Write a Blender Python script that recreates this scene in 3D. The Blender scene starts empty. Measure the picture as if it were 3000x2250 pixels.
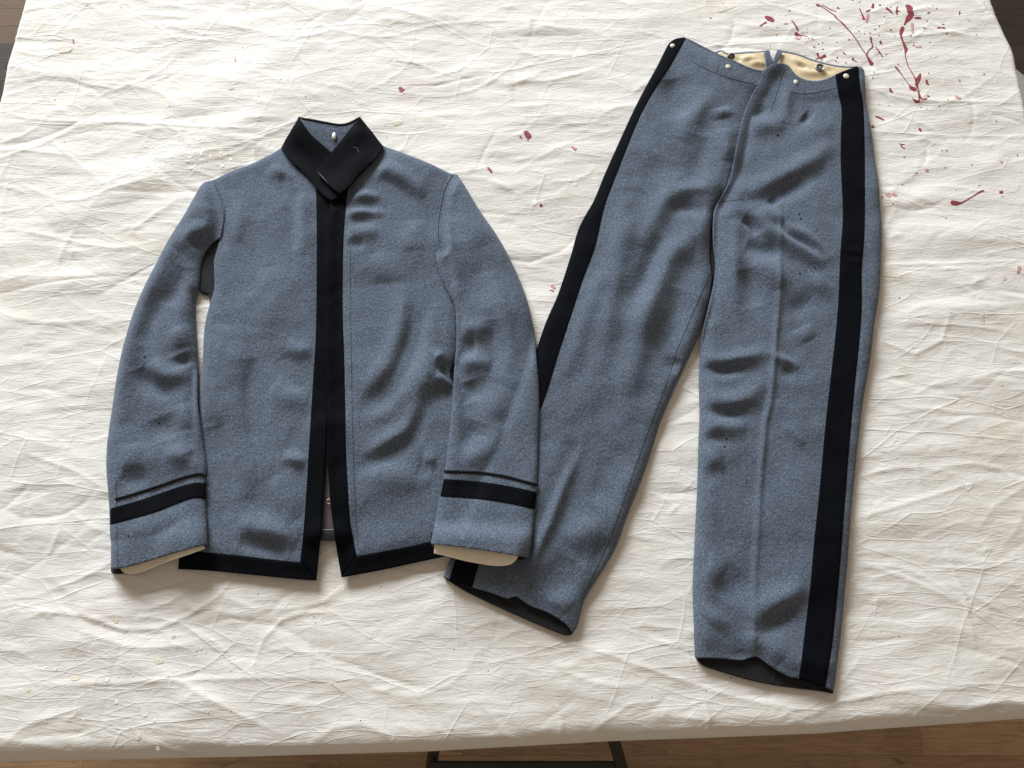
import bpy, math, random
import numpy as np

# ------------------------------------------------------------------ camera, light, exposure
scene = bpy.context.scene
TILT = math.radians(18.0)          # camera looks down, 18 degrees off the vertical
FPX = 2253.0                       # focal length in photo pixels (3000 wide)
TABLE_Z = 0.75
DIST = 1.22
CAM = np.array([0.0, -DIST*math.sin(TILT), TABLE_Z + DIST*math.cos(TILT)])
cam_d = bpy.data.cameras.new('camera')
cam_d.sensor_width = 36.0
cam_d.lens = 36.0*FPX/3000.0
cam_d.clip_start = 0.05
cam_d.clip_end = 60.0
cam = bpy.data.objects.new('camera', cam_d)
cam.location = CAM
cam.rotation_euler = (TILT, 0, 0)
scene.collection.objects.link(cam)
scene.camera = cam

world = bpy.data.worlds.new('World')
scene.world = world
world.use_nodes = True
bg = world.node_tree.nodes['Background']
bg.inputs['Color'].default_value = (1.0, 0.83, 0.66, 1)
bg.inputs['Strength'].default_value = 0.27

def area_lamp(name, loc, target, sx, sy, power, col):
    d = bpy.data.lights.new(name, 'AREA')
    d.shape = 'RECTANGLE'; d.size = sx; d.size_y = sy
    d.energy = power; d.color = col
    o = bpy.data.objects.new(name, d)
    o.location = loc
    import mathutils
    v = mathutils.Vector(target) - mathutils.Vector(loc)
    o.rotation_euler = v.to_track_quat('-Z', 'Y').to_euler()
    scene.collection.objects.link(o)
    return o
# one large window on the far side of the table, a little to the left
area_lamp('window_light', (-2.7, 5.9, 3.75), (0.0, -0.1, 0.75), 3.8, 2.4, 880.0, (0.87, 0.94, 1.0))

scene.render.engine = 'CYCLES'
scene.cycles.max_bounces = 6
scene.cycles.use_denoising = True
vs = scene.view_settings
vs.view_transform = 'Standard'
vs.look = 'None'
vs.gamma = 1.0
vs.use_curve_mapping = False
vs.exposure = 0.13

# ------------------------------------------------------------------ helpers: geometry maths
random.seed(7)
rng = np.random.default_rng(7)

def unproj(pts, h=0.0):
    """photo measurements -> points on the horizontal plane h metres above the table top"""
    p = np.atleast_2d(np.asarray(pts, float))
    dx = (p[:, 0]-1500.0)/FPX
    dy = (1125.0-p[:, 1])/FPX
    c, s = math.cos(TILT), math.sin(TILT)
    wx = dx; wy = dy*c + s; wz = dy*s - c
    t = (TABLE_Z + h - CAM[2])/wz
    return np.stack([CAM[0]+wx*t, CAM[1]+wy*t], 1)

_perm = np.random.default_rng(11).permutation(512)
_ang = np.random.default_rng(12).uniform(0, 2*math.pi, 512)
def perlin(x, y, seed=0):
    xi = np.floor(x).astype(int); yi = np.floor(y).astype(int)
    xf = x-xi; yf = y-yi
    def g(ix, iy, fx, fy):
        a = _ang[(_perm[(_perm[(ix+seed*37) & 511] + iy) & 511])]
        return np.cos(a)*fx + np.sin(a)*fy
    u = xf*xf*xf*(xf*(xf*6-15)+10); v = yf*yf*yf*(yf*(yf*6-15)+10)
    a = g(xi, yi, xf, yf); b = g(xi+1, yi, xf-1, yf)
    c = g(xi, yi+1, xf, yf-1); d = g(xi+1, yi+1, xf-1, yf-1)
    return (a+(b-a)*u)*(1-v) + (c+(d-c)*u)*v

def catmull(p, step=0.006):
    p = np.asarray(p, float)
    if len(p) < 3:
        n = max(2, int(np.linalg.norm(p[-1]-p[0])/step)+1)
        return np.stack([np.linspace(p[0, k], p[-1, k], n) for k in range(p.shape[1])], 1)
    q = np.vstack([2*p[0]-p[1], p, 2*p[-1]-p[-2]])
    out = []
    for i in range(1, len(q)-2):
        n = max(1, int(math.ceil(np.linalg.norm(q[i+1, :2]-q[i, :2])/step)))
        # centripetal-like damping: limit tangents to the local span
        m1 = (q[i+1]-q[i-1])*0.5; m2 = (q[i+2]-q[i])*0.5
        L = np.linalg.norm(q[i+1, :2]-q[i, :2])
        for m in (m1, m2):
            ml = np.linalg.norm(m[:2])
            if ml > 1.2*L: m *= 1.2*L/ml
        for k in range(n):
            t = k/n; t2 = t*t; t3 = t2*t
            out.append((2*t3-3*t2+1)*q[i] + (t3-2*t2+t)*m1 + (-2*t3+3*t2)*q[i+1] + (t3-t2)*m2)
    out.append(p[-1])
    return np.array(out)

def seg_dist(P, poly, closed=False):
    """min distance of points P to a polyline"""
    A = poly if closed else poly[:-1]
    B = np.roll(poly, -1, 0) if closed else poly[1:]
    best = np.full(len(P), 1e9)
    for a, b in zip(A, B):
        ab = b-a; l2 = ab@ab
        if l2 < 1e-14: continue
        t = np.clip(((P-a)@ab)/l2, 0, 1)
        d = (P[:, 0]-a[0]-t*ab[0])**2 + (P[:, 1]-a[1]-t*ab[1])**2
        np.minimum(best, d, out=best)
    return np.sqrt(best)

def nearest_on(P, poly):
    A = poly; B = np.roll(poly, -1, 0)
    best = np.full(len(P), 1e9); Q = P.copy()
    for a, b in zip(A, B):
        ab = b-a; l2 = ab@ab
        if l2 < 1e-14: continue
        t = np.clip(((P-a)@ab)/l2, 0, 1)
        q = a+t[:, None]*ab
        d = ((P-q)**2).sum(1)
        m = d < best
        best[m] = d[m]; Q[m] = q[m]
    return Q

def inside(P, poly):
    x, y = P[:, 0], P[:, 1]
    r = np.zeros(len(P), bool)
    B = np.roll(poly, -1, 0)
    for (x1, y1), (x2, y2) in zip(poly, B):
        if y1 == y2: continue
        m = (y1 > y) != (y2 > y)
        r ^= m & (x < (x2-x1)*(y-y1)/(y2-y1)+x1)
    return r

# ------------------------------------------------------------------ helpers: the height of the stack on the table
S = 0.0025
GX0, GY0 = -1.10, -0.80
GNX, GNY = int(2.2/S)+1, int(1.7/S)+1
gx = GX0+np.arange(GNX)*S
gy = GY0+np.arange(GNY)*S
GXX, GYY = np.meshgrid(gx, gy)          # [row y, col x]

def bil(A, P, x0=GX0, y0=GY0):
    fx = np.clip((P[:, 0]-x0)/S, 0, A.shape[1]-1.001)
    fy = np.clip((P[:, 1]-y0)/S, 0, A.shape[0]-1.001)
    ix = fx.astype(int); iy = fy.astype(int)
    u = fx-ix; v = fy-iy
    return (A[iy, ix]*(1-u)+A[iy, ix+1]*u)*(1-v) + (A[iy+1, ix]*(1-u)+A[iy+1, ix+1]*u)*v

def boxblur(A, k):
    for ax in (0, 1):
        pad = [(0, 0), (0, 0)]; pad[ax] = (k+1, k)
        c = np.cumsum(np.pad(A, pad, mode='edge'), axis=ax)
        n = A.shape[ax]
        hi = np.take(c, np.arange(2*k+1, 2*k+1+n), axis=ax)
        lo = np.take(c, np.arange(0, n), axis=ax)
        A = (hi-lo)/(2*k+1)
    return A
def blur(A, k, n=2):
    for _ in range(n): A = boxblur(A, k)
    return A
def dilate(A, k):
    for ax in (0, 1):
        B = A.copy()
        for d in range(1, k+1):
            B = np.maximum(B, np.roll(A, d, ax)); B = np.maximum(B, np.roll(A, -d, ax))
        A = B
    return A

def stroke_add(A, x0, y0, poly, amp, sig, cusp=False, taper=True):
    """add a ridge (amp > 0) or a valley along a polyline to the height array A"""
    m = 4.5*sig
    i0 = max(0, int((poly[:, 0].min()-m-x0)/S)); i1 = min(A.shape[1], int((poly[:, 0].max()+m-x0)/S)+2)
    j0 = max(0, int((poly[:, 1].min()-m-y0)/S)); j1 = min(A.shape[0], int((poly[:, 1].max()+m-y0)/S)+2)
    if i1 <= i0 or j1 <= j0: return
    X, Y = np.meshgrid(x0+np.arange(i0, i1)*S, y0+np.arange(j0, j1)*S)
    P = np.stack([X.ravel(), Y.ravel()], 1)
    best = np.full(len(P), 1e9); tt = np.zeros(len(P))
    ls = np.concatenate([[0], np.cumsum(np.linalg.norm(np.diff(poly, axis=0), axis=1))])
    tot = max(ls[-1], 1e-6)
    for k in range(len(poly)-1):
        a, b = poly[k], poly[k+1]; ab = b-a; l2 = ab@ab
        if l2 < 1e-14: continue
        t = np.clip(((P-a)@ab)/l2, 0, 1)
        d = (P[:, 0]-a[0]-t*ab[0])**2 + (P[:, 1]-a[1]-t*ab[1])**2
        mk = d < best
        best[mk] = d[mk]; tt[mk] = (ls[k]+t[mk]*math.sqrt(l2))/tot
    d = np.sqrt(best)
    prof = np.exp(-d/sig) if cusp else np.exp(-0.5*(d/sig)**2)
    if taper: prof = prof*np.clip(np.sin(np.pi*np.clip(tt, 0.02, 0.98)), 0, 1)**0.6
    A[j0:j1, i0:i1] += amp*prof.reshape(X.shape)

# ------------------------------------------------------------------ helpers: meshes and objects
def link(o, parent=None):
    scene.collection.objects.link(o)
    if parent is not None: o.parent = parent
    return o

def mesh_from(name, V, F, mat, parent=None, uv=None, smooth=True):
    me = bpy.data.meshes.new(name)
    V = np.asarray(V, np.float32); F = np.asarray(F, np.int32)
    k = F.shape[1]
    me.vertices.add(len(V)); me.vertices.foreach_set('co', V.ravel())
    me.loops.add(F.size); me.loops.foreach_set('vertex_index', F.ravel())
    me.polygons.add(len(F))
    me.polygons.foreach_set('loop_start', np.arange(0, F.size, k, dtype=np.int32))
    me.polygons.foreach_set('use_smooth', np.full(len(F), smooth))
    if uv is not None:
        l = me.uv_layers.new(name='UVMap')
        l.data.foreach_set('uv', np.asarray(uv, np.float32)[F.ravel()].ravel())
    me.update(calc_edges=True)
    me.validate()
    me.materials.append(mat)
    return link(bpy.data.objects.new(name, me), parent)

def solid(V, F, th):
    """close a quad sheet into a thin solid: copy below and a rim round the border"""
    n = len(V)
    W = V.copy(); W[:, 2] -= th
    E = np.concatenate([F[:, [0, 1]], F[:, [1, 2]], F[:, [2, 3]], F[:, [3, 0]]])
    key = np.sort(E, 1); key = key[:, 0].astype(np.int64)*n+key[:, 1]
    u, inv, cnt = np.unique(key, return_inverse=True, return_counts=True)
    b = E[cnt[inv] == 1]
    rim = np.stack([b[:, 1], b[:, 0], b[:, 0]+n, b[:, 1]+n], 1)
    return np.vstack([V, W]), np.vstack([F, F[:, ::-1]+n, rim])

def root(name, label, cat, loc=(0, 0, 0), group=None):
    o = bpy.data.objects.new(name, None)
    o.location = loc
    o.empty_display_size = 0.05
    o['label'] = label; o['category'] = cat
    if group: o['group'] = group
    return link(o)

def grid_faces(n, m):
    i, j = np.meshgrid(np.arange(n-1), np.arange(m-1), indexing='ij')
    a = (i*m+j).ravel()
    return np.stack([a, a+1, a+m+1, a+m], 1)

def box_mesh(name, size, mat, parent, loc, rot=(0, 0, 0), bev=0.002):
    import bmesh
    bm = bmesh.new()
    bmesh.ops.create_cube(bm, size=1.0)
    bmesh.ops.scale(bm, vec=size, verts=bm.verts)
    if bev: bmesh.ops.bevel(bm, geom=list(bm.edges), offset=bev, segments=2, affect='EDGES', profile=0.5)
    me = bpy.data.meshes.new(name); bm.to_mesh(me); bm.free()
    me.materials.append(mat)
    o = bpy.data.objects.new(name, me); o.location = loc; o.rotation_euler = rot
    return link(o, parent)

def bar_between(name, a, b, w, mat, parent, round_=False):
    import bmesh, mathutils
    a = mathutils.Vector(a); b = mathutils.Vector(b)
    bm = bmesh.new()
    L = (b-a).length
    if round_:
        bmesh.ops.create_cone(bm, cap_ends=True, segments=16, radius1=w/2, radius2=w/2, depth=L)
    else:
        bmesh.ops.create_cube(bm, size=1.0); bmesh.ops.scale(bm, vec=(w, w, L), verts=bm.verts)
        bmesh.ops.bevel(bm, geom=list(bm.edges), offset=0.002, segments=2, affect='EDGES', profile=0.5)
    me = bpy.data.meshes.new(name); bm.to_mesh(me); bm.free()
    me.materials.append(mat)
    o = bpy.data.objects.new(name, me)
    o.location = (a+b)/2
    o.rotation_euler = (b-a).to_track_quat('Z', 'Y').to_euler()
    return link(o, parent)

def tube(name, pts, r, mat, parent, nseg=8, closed=False):
    """thin round cord along 3-d points"""
    P = np.asarray(pts, float); n = len(P)
    T = np.gradient(P, axis=0)
    if closed: T = np.roll(P, -1, 0)-np.roll(P, 1, 0)
    T /= np.linalg.norm(T, axis=1)[:, None]+1e-12
    up = np.array([0, 0, 1.0])
    A = np.cross(T, up); A /= np.linalg.norm(A, axis=1)[:, None]+1e-12
    B = np.cross(A, T)
    rr = np.full(n, r) if np.isscalar(r) else np.asarray(r)
    V = []
    for k in range(nseg):
        a = 2*math.pi*k/nseg
        V.append(P+(A*math.cos(a)+B*math.sin(a))*rr[:, None])
    V = np.stack(V, 1).reshape(-1, 3)
    F = []
    for i in range(n if closed else n-1):
        for k in range(nseg):
            i2 = (i+1) % n; k2 = (k+1) % nseg
            F.append((i*nseg+k, i2*nseg+k, i2*nseg+k2, i*nseg+k2))
    return mesh_from(name, V, np.array(F), mat, parent)

# ------------------------------------------------------------------ materials (all procedural)
def new_mat(name):
    m = bpy.data.materials.new(name); m.use_nodes = True
    nt = m.node_tree
    b = nt.nodes['Principled BSDF']
    return m, nt, b
def N(nt, t, **kw):
    n = nt.nodes.new(t)
    for k, v in kw.items(): setattr(n, k, v)
    return n
def noise_node(nt, vec, scale, detail=3, rough=0.5, dist=0.0):
    n = N(nt, 'ShaderNodeTexNoise')
    n.inputs['Scale'].default_value = scale; n.inputs['Detail'].default_value = detail
    n.inputs['Roughness'].default_value = rough; n.inputs['Distortion'].default_value = dist
    nt.links.new(vec, n.inputs['Vector'])
    return n.outputs['Fac']
def mapping(nt, vec, scale=(1, 1, 1), rotz=0.0):
    n = N(nt, 'ShaderNodeMapping')
    n.inputs['Scale'].default_value = scale; n.inputs['Rotation'].default_value = (0, 0, rotz)
    nt.links.new(vec, n.inputs['Vector'])
    return n.outputs['Vector']
def ramp(nt, fac, stops):
    n = N(nt, 'ShaderNodeValToRGB')
    els = n.color_ramp.elements
    while len(els) < len(stops): els.new(0.5)
    for e, (p, c) in zip(els, stops):
        e.position = p; e.color = (*c, 1) if len(c) == 3 else c
    nt.links.new(fac, n.inputs['Fac'])
    return n.outputs['Color']
def mixc(nt, fac, a, b, mode='MIX'):
    n = N(nt, 'ShaderNodeMix', data_type='RGBA', blend_type=mode)
    for s, v in ((n.inputs[0], fac), (n.inputs[6], a), (n.inputs[7], b)):
        if hasattr(v, 'is_linked'): nt.links.new(v, s)
        elif isinstance(v, (int, float)): s.default_value = v
        else: s.default_value = (*v, 1)
    return n.outputs[2]
def bump(nt, b, h, strength, dist):
    n = N(nt, 'ShaderNodeBump')
    n.inputs['Strength'].default_value = strength; n.inputs['Distance'].default_value = dist
    nt.links.new(h, n.inputs['Height'])
    nt.links.new(n.outputs['Normal'], b.inputs['Normal'])
def math_node(nt, op, a, b=None):
    n = N(nt, 'ShaderNodeMath', operation=op)
    for s, v in zip(n.inputs, (a, b)):
        if v is None: continue
        if hasattr(v, 'is_linked'): nt.links.new(v, s)
        else: s.default_value = v
    return n.outputs[0]
def objco(nt): return N(nt, 'ShaderNodeTexCoord').outputs['Object']

def wool_mat(name, dark, mid, light, seed=0.0):
    m, nt, b = new_mat(name)
    co = objco(nt)
    f1 = noise_node(nt, mapping(nt, co, (1, 1, 1), 0.3+seed), 430, 4, 0.75)
    f2 = noise_node(nt, mapping(nt, co, (1.7, 0.7, 1), 0.6+seed), 620, 3, 0.7)
    f = math_node(nt, 'MULTIPLY', math_node(nt, 'ADD', f1, f2), 0.5)
    c = ramp(nt, f, [(0.33, dark), (0.50, mid), (0.67, light)])
    big = noise_node(nt, co, 22, 4, 0.6)
    c = mixc(nt, 0.55, c, ramp(nt, big, [(0.3, (0.80, 0.81, 0.83)), (0.7, (1.0, 1.0, 1.0))]), 'MULTIPLY')
    nt.links.new(c, b.inputs['Base Color'])
    b.inputs['Roughness'].default_value = 0.95
    b.inputs['Specular IOR Level'].default_value = 0.15
    b.inputs['Sheen Weight'].default_value = 0.15
    b.inputs['Sheen Roughness'].default_value = 0.55
    b.inputs['Sheen Tint'].default_value = (0.8, 0.88, 1.0, 1)
    bump(nt, b, math_node(nt, 'ADD', f, math_node(nt, 'MULTIPLY', noise_node(nt, co, 170, 3, 0.6), 1.6)), 0.5, 0.0016)
    return m
WOOL = wool_mat('grey_wool', (0.029, 0.037, 0.051), (0.100, 0.124, 0.164), (0.265, 0.31, 0.38))
WOOL_SHADED = wool_mat('shaded_wool', (0.009, 0.009, 0.010), (0.019, 0.019, 0.020), (0.038, 0.038, 0.038), 0.8)  # darkened wool: the shade inside and under the garments is in its colour

def rib_mat(name, col, period=0.0030):
    m, nt, b = new_mat(name)
    uv = N(nt, 'ShaderNodeTexCoord').outputs['UV']
    sep = N(nt, 'ShaderNodeSeparateXYZ'); nt.links.new(uv, sep.inputs[0])
    s = math_node(nt, 'SINE', math_node(nt, 'MULTIPLY', sep.outputs['Y'], 2*math.pi/period))
    s01 = math_node(nt, 'ADD', math_node(nt, 'MULTIPLY', s, 0.5), 0.5)
    co = objco(nt)
    c = ramp(nt, s01, [(0.1, tuple(x*0.65 for x in col)), (0.9, tuple(x*1.4 for x in col))])
    c = mixc(nt, 0.5, c, ramp(nt, noise_node(nt, co, 420, 3, 0.7), [(0.3, (0.5, 0.5, 0.5)), (0.7, (1, 1, 1))]), 'MULTIPLY')
    nt.links.new(c, b.inputs['Base Color'])
    b.inputs['Roughness'].default_value = 0.72
    b.inputs['Specular IOR Level'].default_value = 0.05
    bump(nt, b, s01, 0.6, 0.0006)
    return m
BRAID = rib_mat('black_ribbed_braid', (0.0034, 0.0039, 0.0058))
def plain_cloth(name, col, var=0.25, rough=0.85, sheen=0.05, scale=500, spec=0.2, bmp=0.0004):
    m, nt, b = new_mat(name)
    co = objco(nt)
    f = noise_node(nt, co, scale, 3, 0.7)
    c = ramp(nt, f, [(0.3, tuple(x*(1-var) for x in col)), (0.7, tuple(min(1, x*(1+var)) for x in col))])
    nt.links.new(c, b.inputs['Base Color'])
    b.inputs['Roughness'].default_value = rough
    b.inputs['Specular IOR Level'].default_value = spec
    b.inputs['Sheen Weight'].default_value = sheen
    bump(nt, b, f, 0.4, bmp)
    return m
STRIPE = plain_cloth('black_felt_stripe', (0.0042, 0.0046, 0.0070), 0.35, 0.95, 0.0, 500, 0.06)
CORD = plain_cloth('black_cord', (0.006, 0.006, 0.008), 0.4, 0.7, 0.0, 500, 0.15)
SEAM = plain_cloth('seam_shade_thread', (0.050, 0.058, 0.072), 0.3)  # dark strips stand in for the shade in the seam grooves
LINING = plain_cloth('plum_lining', (0.085, 0.062, 0.066), 0.15, 0.5, 0.1, 300, 0.4)
FACING = plain_cloth('dark_facing', (0.035, 0.037, 0.042), 0.2, 0.5, 0.1, 300, 0.4)
CREAM = plain_cloth('cream_sateen', (0.74, 0.60, 0.385), 0.08, 0.42, 0.1, 220, 0.4, 0.0006)
CREAM2 = plain_cloth('cream_cotton', (0.92, 0.83, 0.66), 0.04, 0.6, 0.05, 220, 0.3, 0.0006)
PIPING = plain_cloth('grey_tape', (0.10, 0.12, 0.16), 0.2)
def simple(name, col, rough=0.5, metal=0.0, spec=0.5):
    m, nt, b = new_mat(name)
    co = objco(nt)
    f = noise_node(nt, co, 140, 4, 0.65)
    c = ramp(nt, f, [(0.3, tuple(x*0.82 for x in col)), (0.7, col)])
    nt.links.new(c, b.inputs['Base Color'])
    b.inputs['Roughness'].default_value = rough
    b.inputs['Metallic'].default_value = metal
    b.inputs['Specular IOR Level'].default_value = spec
    return m
BONE = simple('bone_button', (0.78, 0.75, 0.62), 0.35)
NICKEL = simple('dark_nickel', (0.10, 0.10, 0.11), 0.35, 1.0)
SILVER = simple('worn_silver', (0.42, 0.41, 0.40), 0.55, 1.0)
HOOK = simple('white_metal_hook', (0.85, 0.84, 0.76), 0.3, 0.3)
BRASS = simple('brass_eye', (0.60, 0.50, 0.32), 0.35, 1.0)
HOLE = simple('moth_hole', (0.004, 0.004, 0.005), 1.0, 0, 0.0)
LINT = simple('pale_lint', (0.35, 0.36, 0.36), 0.9)
BLACK_STEEL = simple('black_steel', (0.012, 0.012, 0.013), 0.45)
GREY_PLASTIC = simple('pale_grey_plastic', (0.34, 0.33, 0.32), 0.5)

def canvas_mat():
    m, nt, b = new_mat('cotton_drop_cloth')
    co = objco(nt)
    base = (0.82, 0.785, 0.725)
    big = noise_node(nt, co, 3.2, 5, 0.6, 0.4)
    c = ramp(nt, big, [(0.30, (0.79, 0.745, 0.675)), (0.55, base), (0.75, (0.84, 0.815, 0.77))])
    # old yellow water marks and brownish smudges
    st = noise_node(nt, mapping(nt, co, (1.0, 1.6, 1)), 7.0, 6, 0.62, 0.8)
    c = mixc(nt, ramp(nt, st, [(0.60, (0, 0, 0)), (0.72, (0.55, 0.55, 0.55))]), c, (0.70, 0.61, 0.47))
    pk = noise_node(nt, mapping(nt, co, (1.3, 1.0, 1), 1.0), 5.0, 5, 0.6, 0.5)
    c = mixc(nt, ramp(nt, pk, [(0.62, (0, 0, 0)), (0.78, (0.35, 0.35, 0.35))]), c, (0.72, 0.58, 0.53))
    weave = noise_node(nt, mapping(nt, co, (1, 1, 1)), 700, 2, 0.6)
    c = mixc(nt, 0.35, c, ramp(nt, weave, [(0.3, (0.86, 0.86, 0.86)), (0.7, (1, 1, 1))]), 'MULTIPLY')
    nt.links.new(c, b.inputs['Base Color'])
    b.inputs['Roughness'].default_value = 0.9
    b.inputs['Specular IOR Level'].default_value = 0.2
    w1 = noise_node(nt, mapping(nt, co, (0.45, 1.7, 1), 0.08), 48, 5, 0.62, 0.7)
    w2 = noise_node(nt, mapping(nt, co, (0.7, 1.3, 1), -0.5), 85, 4, 0.6, 0.5)
    r1 = math_node(nt, 'ABSOLUTE', math_node(nt, 'SUBTRACT', w1, 0.5))
    def ridged(scale, sx, sy, rot, det=3):
        n = N(nt, 'ShaderNodeTexNoise'); n.noise_type = 'RIDGED_MULTIFRACTAL'
        n.inputs['Scale'].default_value = scale; n.inputs['Detail'].default_value = det
        n.inputs['Roughness'].default_value = 0.45; n.inputs['Lacunarity'].default_value = 2.3
        n.inputs['Offset'].default_value = 0.85; n.inputs['Gain'].default_value = 1.6; n.inputs['Distortion'].default_value = 0.35
        nt.links.new(mapping(nt, co, (sx, sy, 1), rot), n.inputs['Vector'])
        return n.outputs['Fac']
    rd = math_node(nt, 'ADD', ridged(9, 0.45, 1.6, 0.10), math_node(nt, 'MULTIPLY', ridged(7, 0.6, 1.4, 0.75), 0.8))
    def fold_lines(scale, sx, sy, rot, width, seed):
        # straight pressed fold lines that come and go
        warp = N(nt, 'ShaderNodeVectorMath', operation='ADD')
        nz = N(nt, 'ShaderNodeTexNoise'); nz.inputs['Scale'].default_value = 6.0; nz.inputs['Detail'].default_value = 2
        nt.links.new(co, nz.inputs['Vector'])
        sc = N(nt, 'ShaderNodeVectorMath', operation='SCALE'); sc.inputs['Scale'].default_value = 0.035
        nt.links.new(nz.outputs['Color'], sc.inputs[0])
        nt.links.new(co, warp.inputs[0]); nt.links.new(sc.outputs[0], warp.inputs[1])
        off = N(nt, 'ShaderNodeVectorMath', operation='ADD'); off.inputs[1].default_value = (seed*1.37, seed*0.71, 0)
        nt.links.new(mapping(nt, warp.outputs[0], (sx, sy, 0), rot), off.inputs[0])
        v = N(nt, 'ShaderNodeTexVoronoi', feature='DISTANCE_TO_EDGE', voronoi_dimensions='2D')
        v.inputs['Scale'].default_value = scale
        nt.links.new(off.outputs[0], v.inputs['Vector'])
        line = math_node(nt, 'EXPONENT', math_node(nt, 'MULTIPLY', v.outputs['Distance'], -1.0/(width*scale)))
        mk = noise_node(nt, mapping(nt, co, (1, 1, 1), seed), 6.5, 2, 0.5)
        mk = ramp(nt, mk, [(0.42, (0, 0, 0)), (0.60, (1, 1, 1))])
        return math_node(nt, 'MULTIPLY', line, mk)
    fl = math_node(nt, 'ADD', math_node(nt, 'ADD', fold_lines(4.2, 0.6, 1.5, 0.15, 0.0022, 1.0), fold_lines(6.5, 0.8, 1.6, -0.5, 0.0017, 2.0)),
                   math_node(nt, 'ADD', math_node(nt, 'MULTIPLY', fold_lines(14.0, 0.5, 2.2, 0.1, 0.0014, 3.0), 0.6), math_node(nt, 'MULTIPLY', fold_lines(23.0, 0.42, 2.4, 0.05, 0.0012, 4.0), 0.5)))
    h = math_node(nt, 'ADD', math_node(nt, 'MULTIPLY', r1, -1.2), math_node(nt, 'MULTIPLY', w2, 0.35))
    h = math_node(nt, 'ADD', h, math_node(nt, 'MULTIPLY', rd, 0.22))
    h = math_node(nt, 'ADD', h, math_node(nt, 'MULTIPLY', fl, 0.44))
    bump(nt, b, h, 0.42, 0.0040)
    return m
CANVAS = canvas_mat()

def wood_mat(name, tint):
    m, nt, b = new_mat(name)
    co = objco(nt)
    geo = N(nt, 'ShaderNodeObjectInfo')
    add = N(nt, 'ShaderNodeVectorMath', operation='ADD')
    nt.links.new(co, add.inputs[0])
    comb = N(nt, 'ShaderNodeCombineXYZ')
    nt.links.new(math_node(nt, 'MULTIPLY', geo.outputs['Random'], 37.0), comb.inputs[0])
    nt.links.new(math_node(nt, 'MULTIPLY', geo.outputs['Random'], 11.0), comb.inputs[1])
    nt.links.new(comb.outputs[0], add.inputs[1])
    v = add.outputs[0]
    g = noise_node(nt, mapping(nt, v, (1.2, 16, 1)), 9, 6, 0.65, 0.9)
    kn = noise_node(nt, mapping(nt, v, (2.2, 9, 1)), 3.0, 5, 0.6, 1.4)
    c = ramp(nt, g, [(0.3, tuple(x*0.66 for x in tint)), (0.55, tint), (0.75, tuple(x*1.2 for x in tint))])
    c = mixc(nt, ramp(nt, kn, [(0.58, (0, 0, 0)), (0.72, (0.75, 0.75, 0.75))]), c, tuple(x*0.35 for x in tint))
    c = mixc(nt, 1.0, c, ramp(nt, geo.outputs['Random'], [(0.0, (0.72, 0.70, 0.68)), (1.0, (1.12, 1.08, 1.04))]), 'MULTIPLY')
    nt.links.new(c, b.inputs['Base Color'])
    b.inputs['Roughness'].default_value = 0.65
    b.inputs['Specular IOR Level'].default_value = 0.25
    bump(nt, b, g, 0.25, 0.001)
    return m
OAK = wood_mat('oak_plank', (0.33, 0.205, 0.11))
DIM_OAK = wood_mat('shaded_brown_plank', (0.105, 0.058, 0.028))  # brown boards with the dimness of the far floor mixed into the tint
SHADED_OAK = wood_mat('shaded_dark_plank', (0.036, 0.026, 0.019))  # shade at the far corners put into the board colour
SUBFLOOR = simple('floor_joint', (0.10, 0.06, 0.035), 0.9)

# ------------------------------------------------------------------ the floor
floor = mesh_from('floor', [(-2.6, -1.6, -0.016), (2.6, -1.6, -0.016), (2.6, 2.6, -0.016), (-2.6, 2.6, -0.016)],
                  [(0, 1, 2, 3)], SUBFLOOR, smooth=False)
floor['kind'] = 'structure'
_plank_cache = {}
def plank(x, y, L, w, mat):
    key = (round(L, 2), round(w, 3), mat.name)
    if key not in _plank_cache:
        o = box_mesh('plank', (L-0.0004, w-0.0004, 0.016), mat, floor, (x, y, -0.008), bev=0.0003)
        _plank_cache[key] = o.data
    else:
        o = bpy.data.objects.new('plank', _plank_cache[key]); o.location = (x, y, -0.008); link(o, floor)
    return o
pr = random.Random(3)
row = 0
y = -1.25
while y < 2.0:
    w = 0.068
    x = -2.2 - pr.random()*0.5
    while x < 2.2:
        L = pr.choice([0.34, 0.46, 0.58, 0.70])
        # only the floor that shows round the table, and a margin beside it
        if (y < -0.30) or abs(x+L/2) > 1.0:
            if y < 0.3: mt = OAK  # boards farther back take the tints with shade painted in
            elif x > 0: mt = SHADED_OAK
            else: mt = SHADED_OAK if pr.random() < 0.4 else DIM_OAK
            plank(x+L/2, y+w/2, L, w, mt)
        x += L
    y += w

# ------------------------------------------------------------------ the table under the cloth
table = root('folding_table', 'long table on black steel legs hidden under the drop cloth', 'table', (0, 0.1, 0))
def tchild(o):
    o.location.y -= 0.1
    o.parent = table
    return o
table_top = box_mesh('table_top', (1.80, 1.28, 0.028), simple('pale_laminate', (0.5, 0.48, 0.44), 0.5), None, (0, 0.200, TABLE_Z-0.024))
tchild(table_top)
legs = [((-0.095, -0.425, 0.71), (-0.194, -0.747, 0.0)), ((0.117, -0.425, 0.71), (0.284, -0.790, 0.0)),
        ((-0.80, 0.70, 0.71), (-0.84, 0.76, 0.0)), ((0.80, 0.70, 0.71), (0.84, 0.76, 0.0)),
        ((-0.80, -0.40, 0.71), (-0.80, -0.42, 0.0)), ((0.80, -0.40, 0.71), (0.80, -0.42, 0.0))]
for a, b in legs:
    tchild(bar_between('leg', a, b, 0.019, BLACK_STEEL, None))
tchild(bar_between('crossbar', (-0.150, -0.604, 0.36), (0.198, -0.604, 0.36), 0.012, BLACK_STEEL, None))

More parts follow.
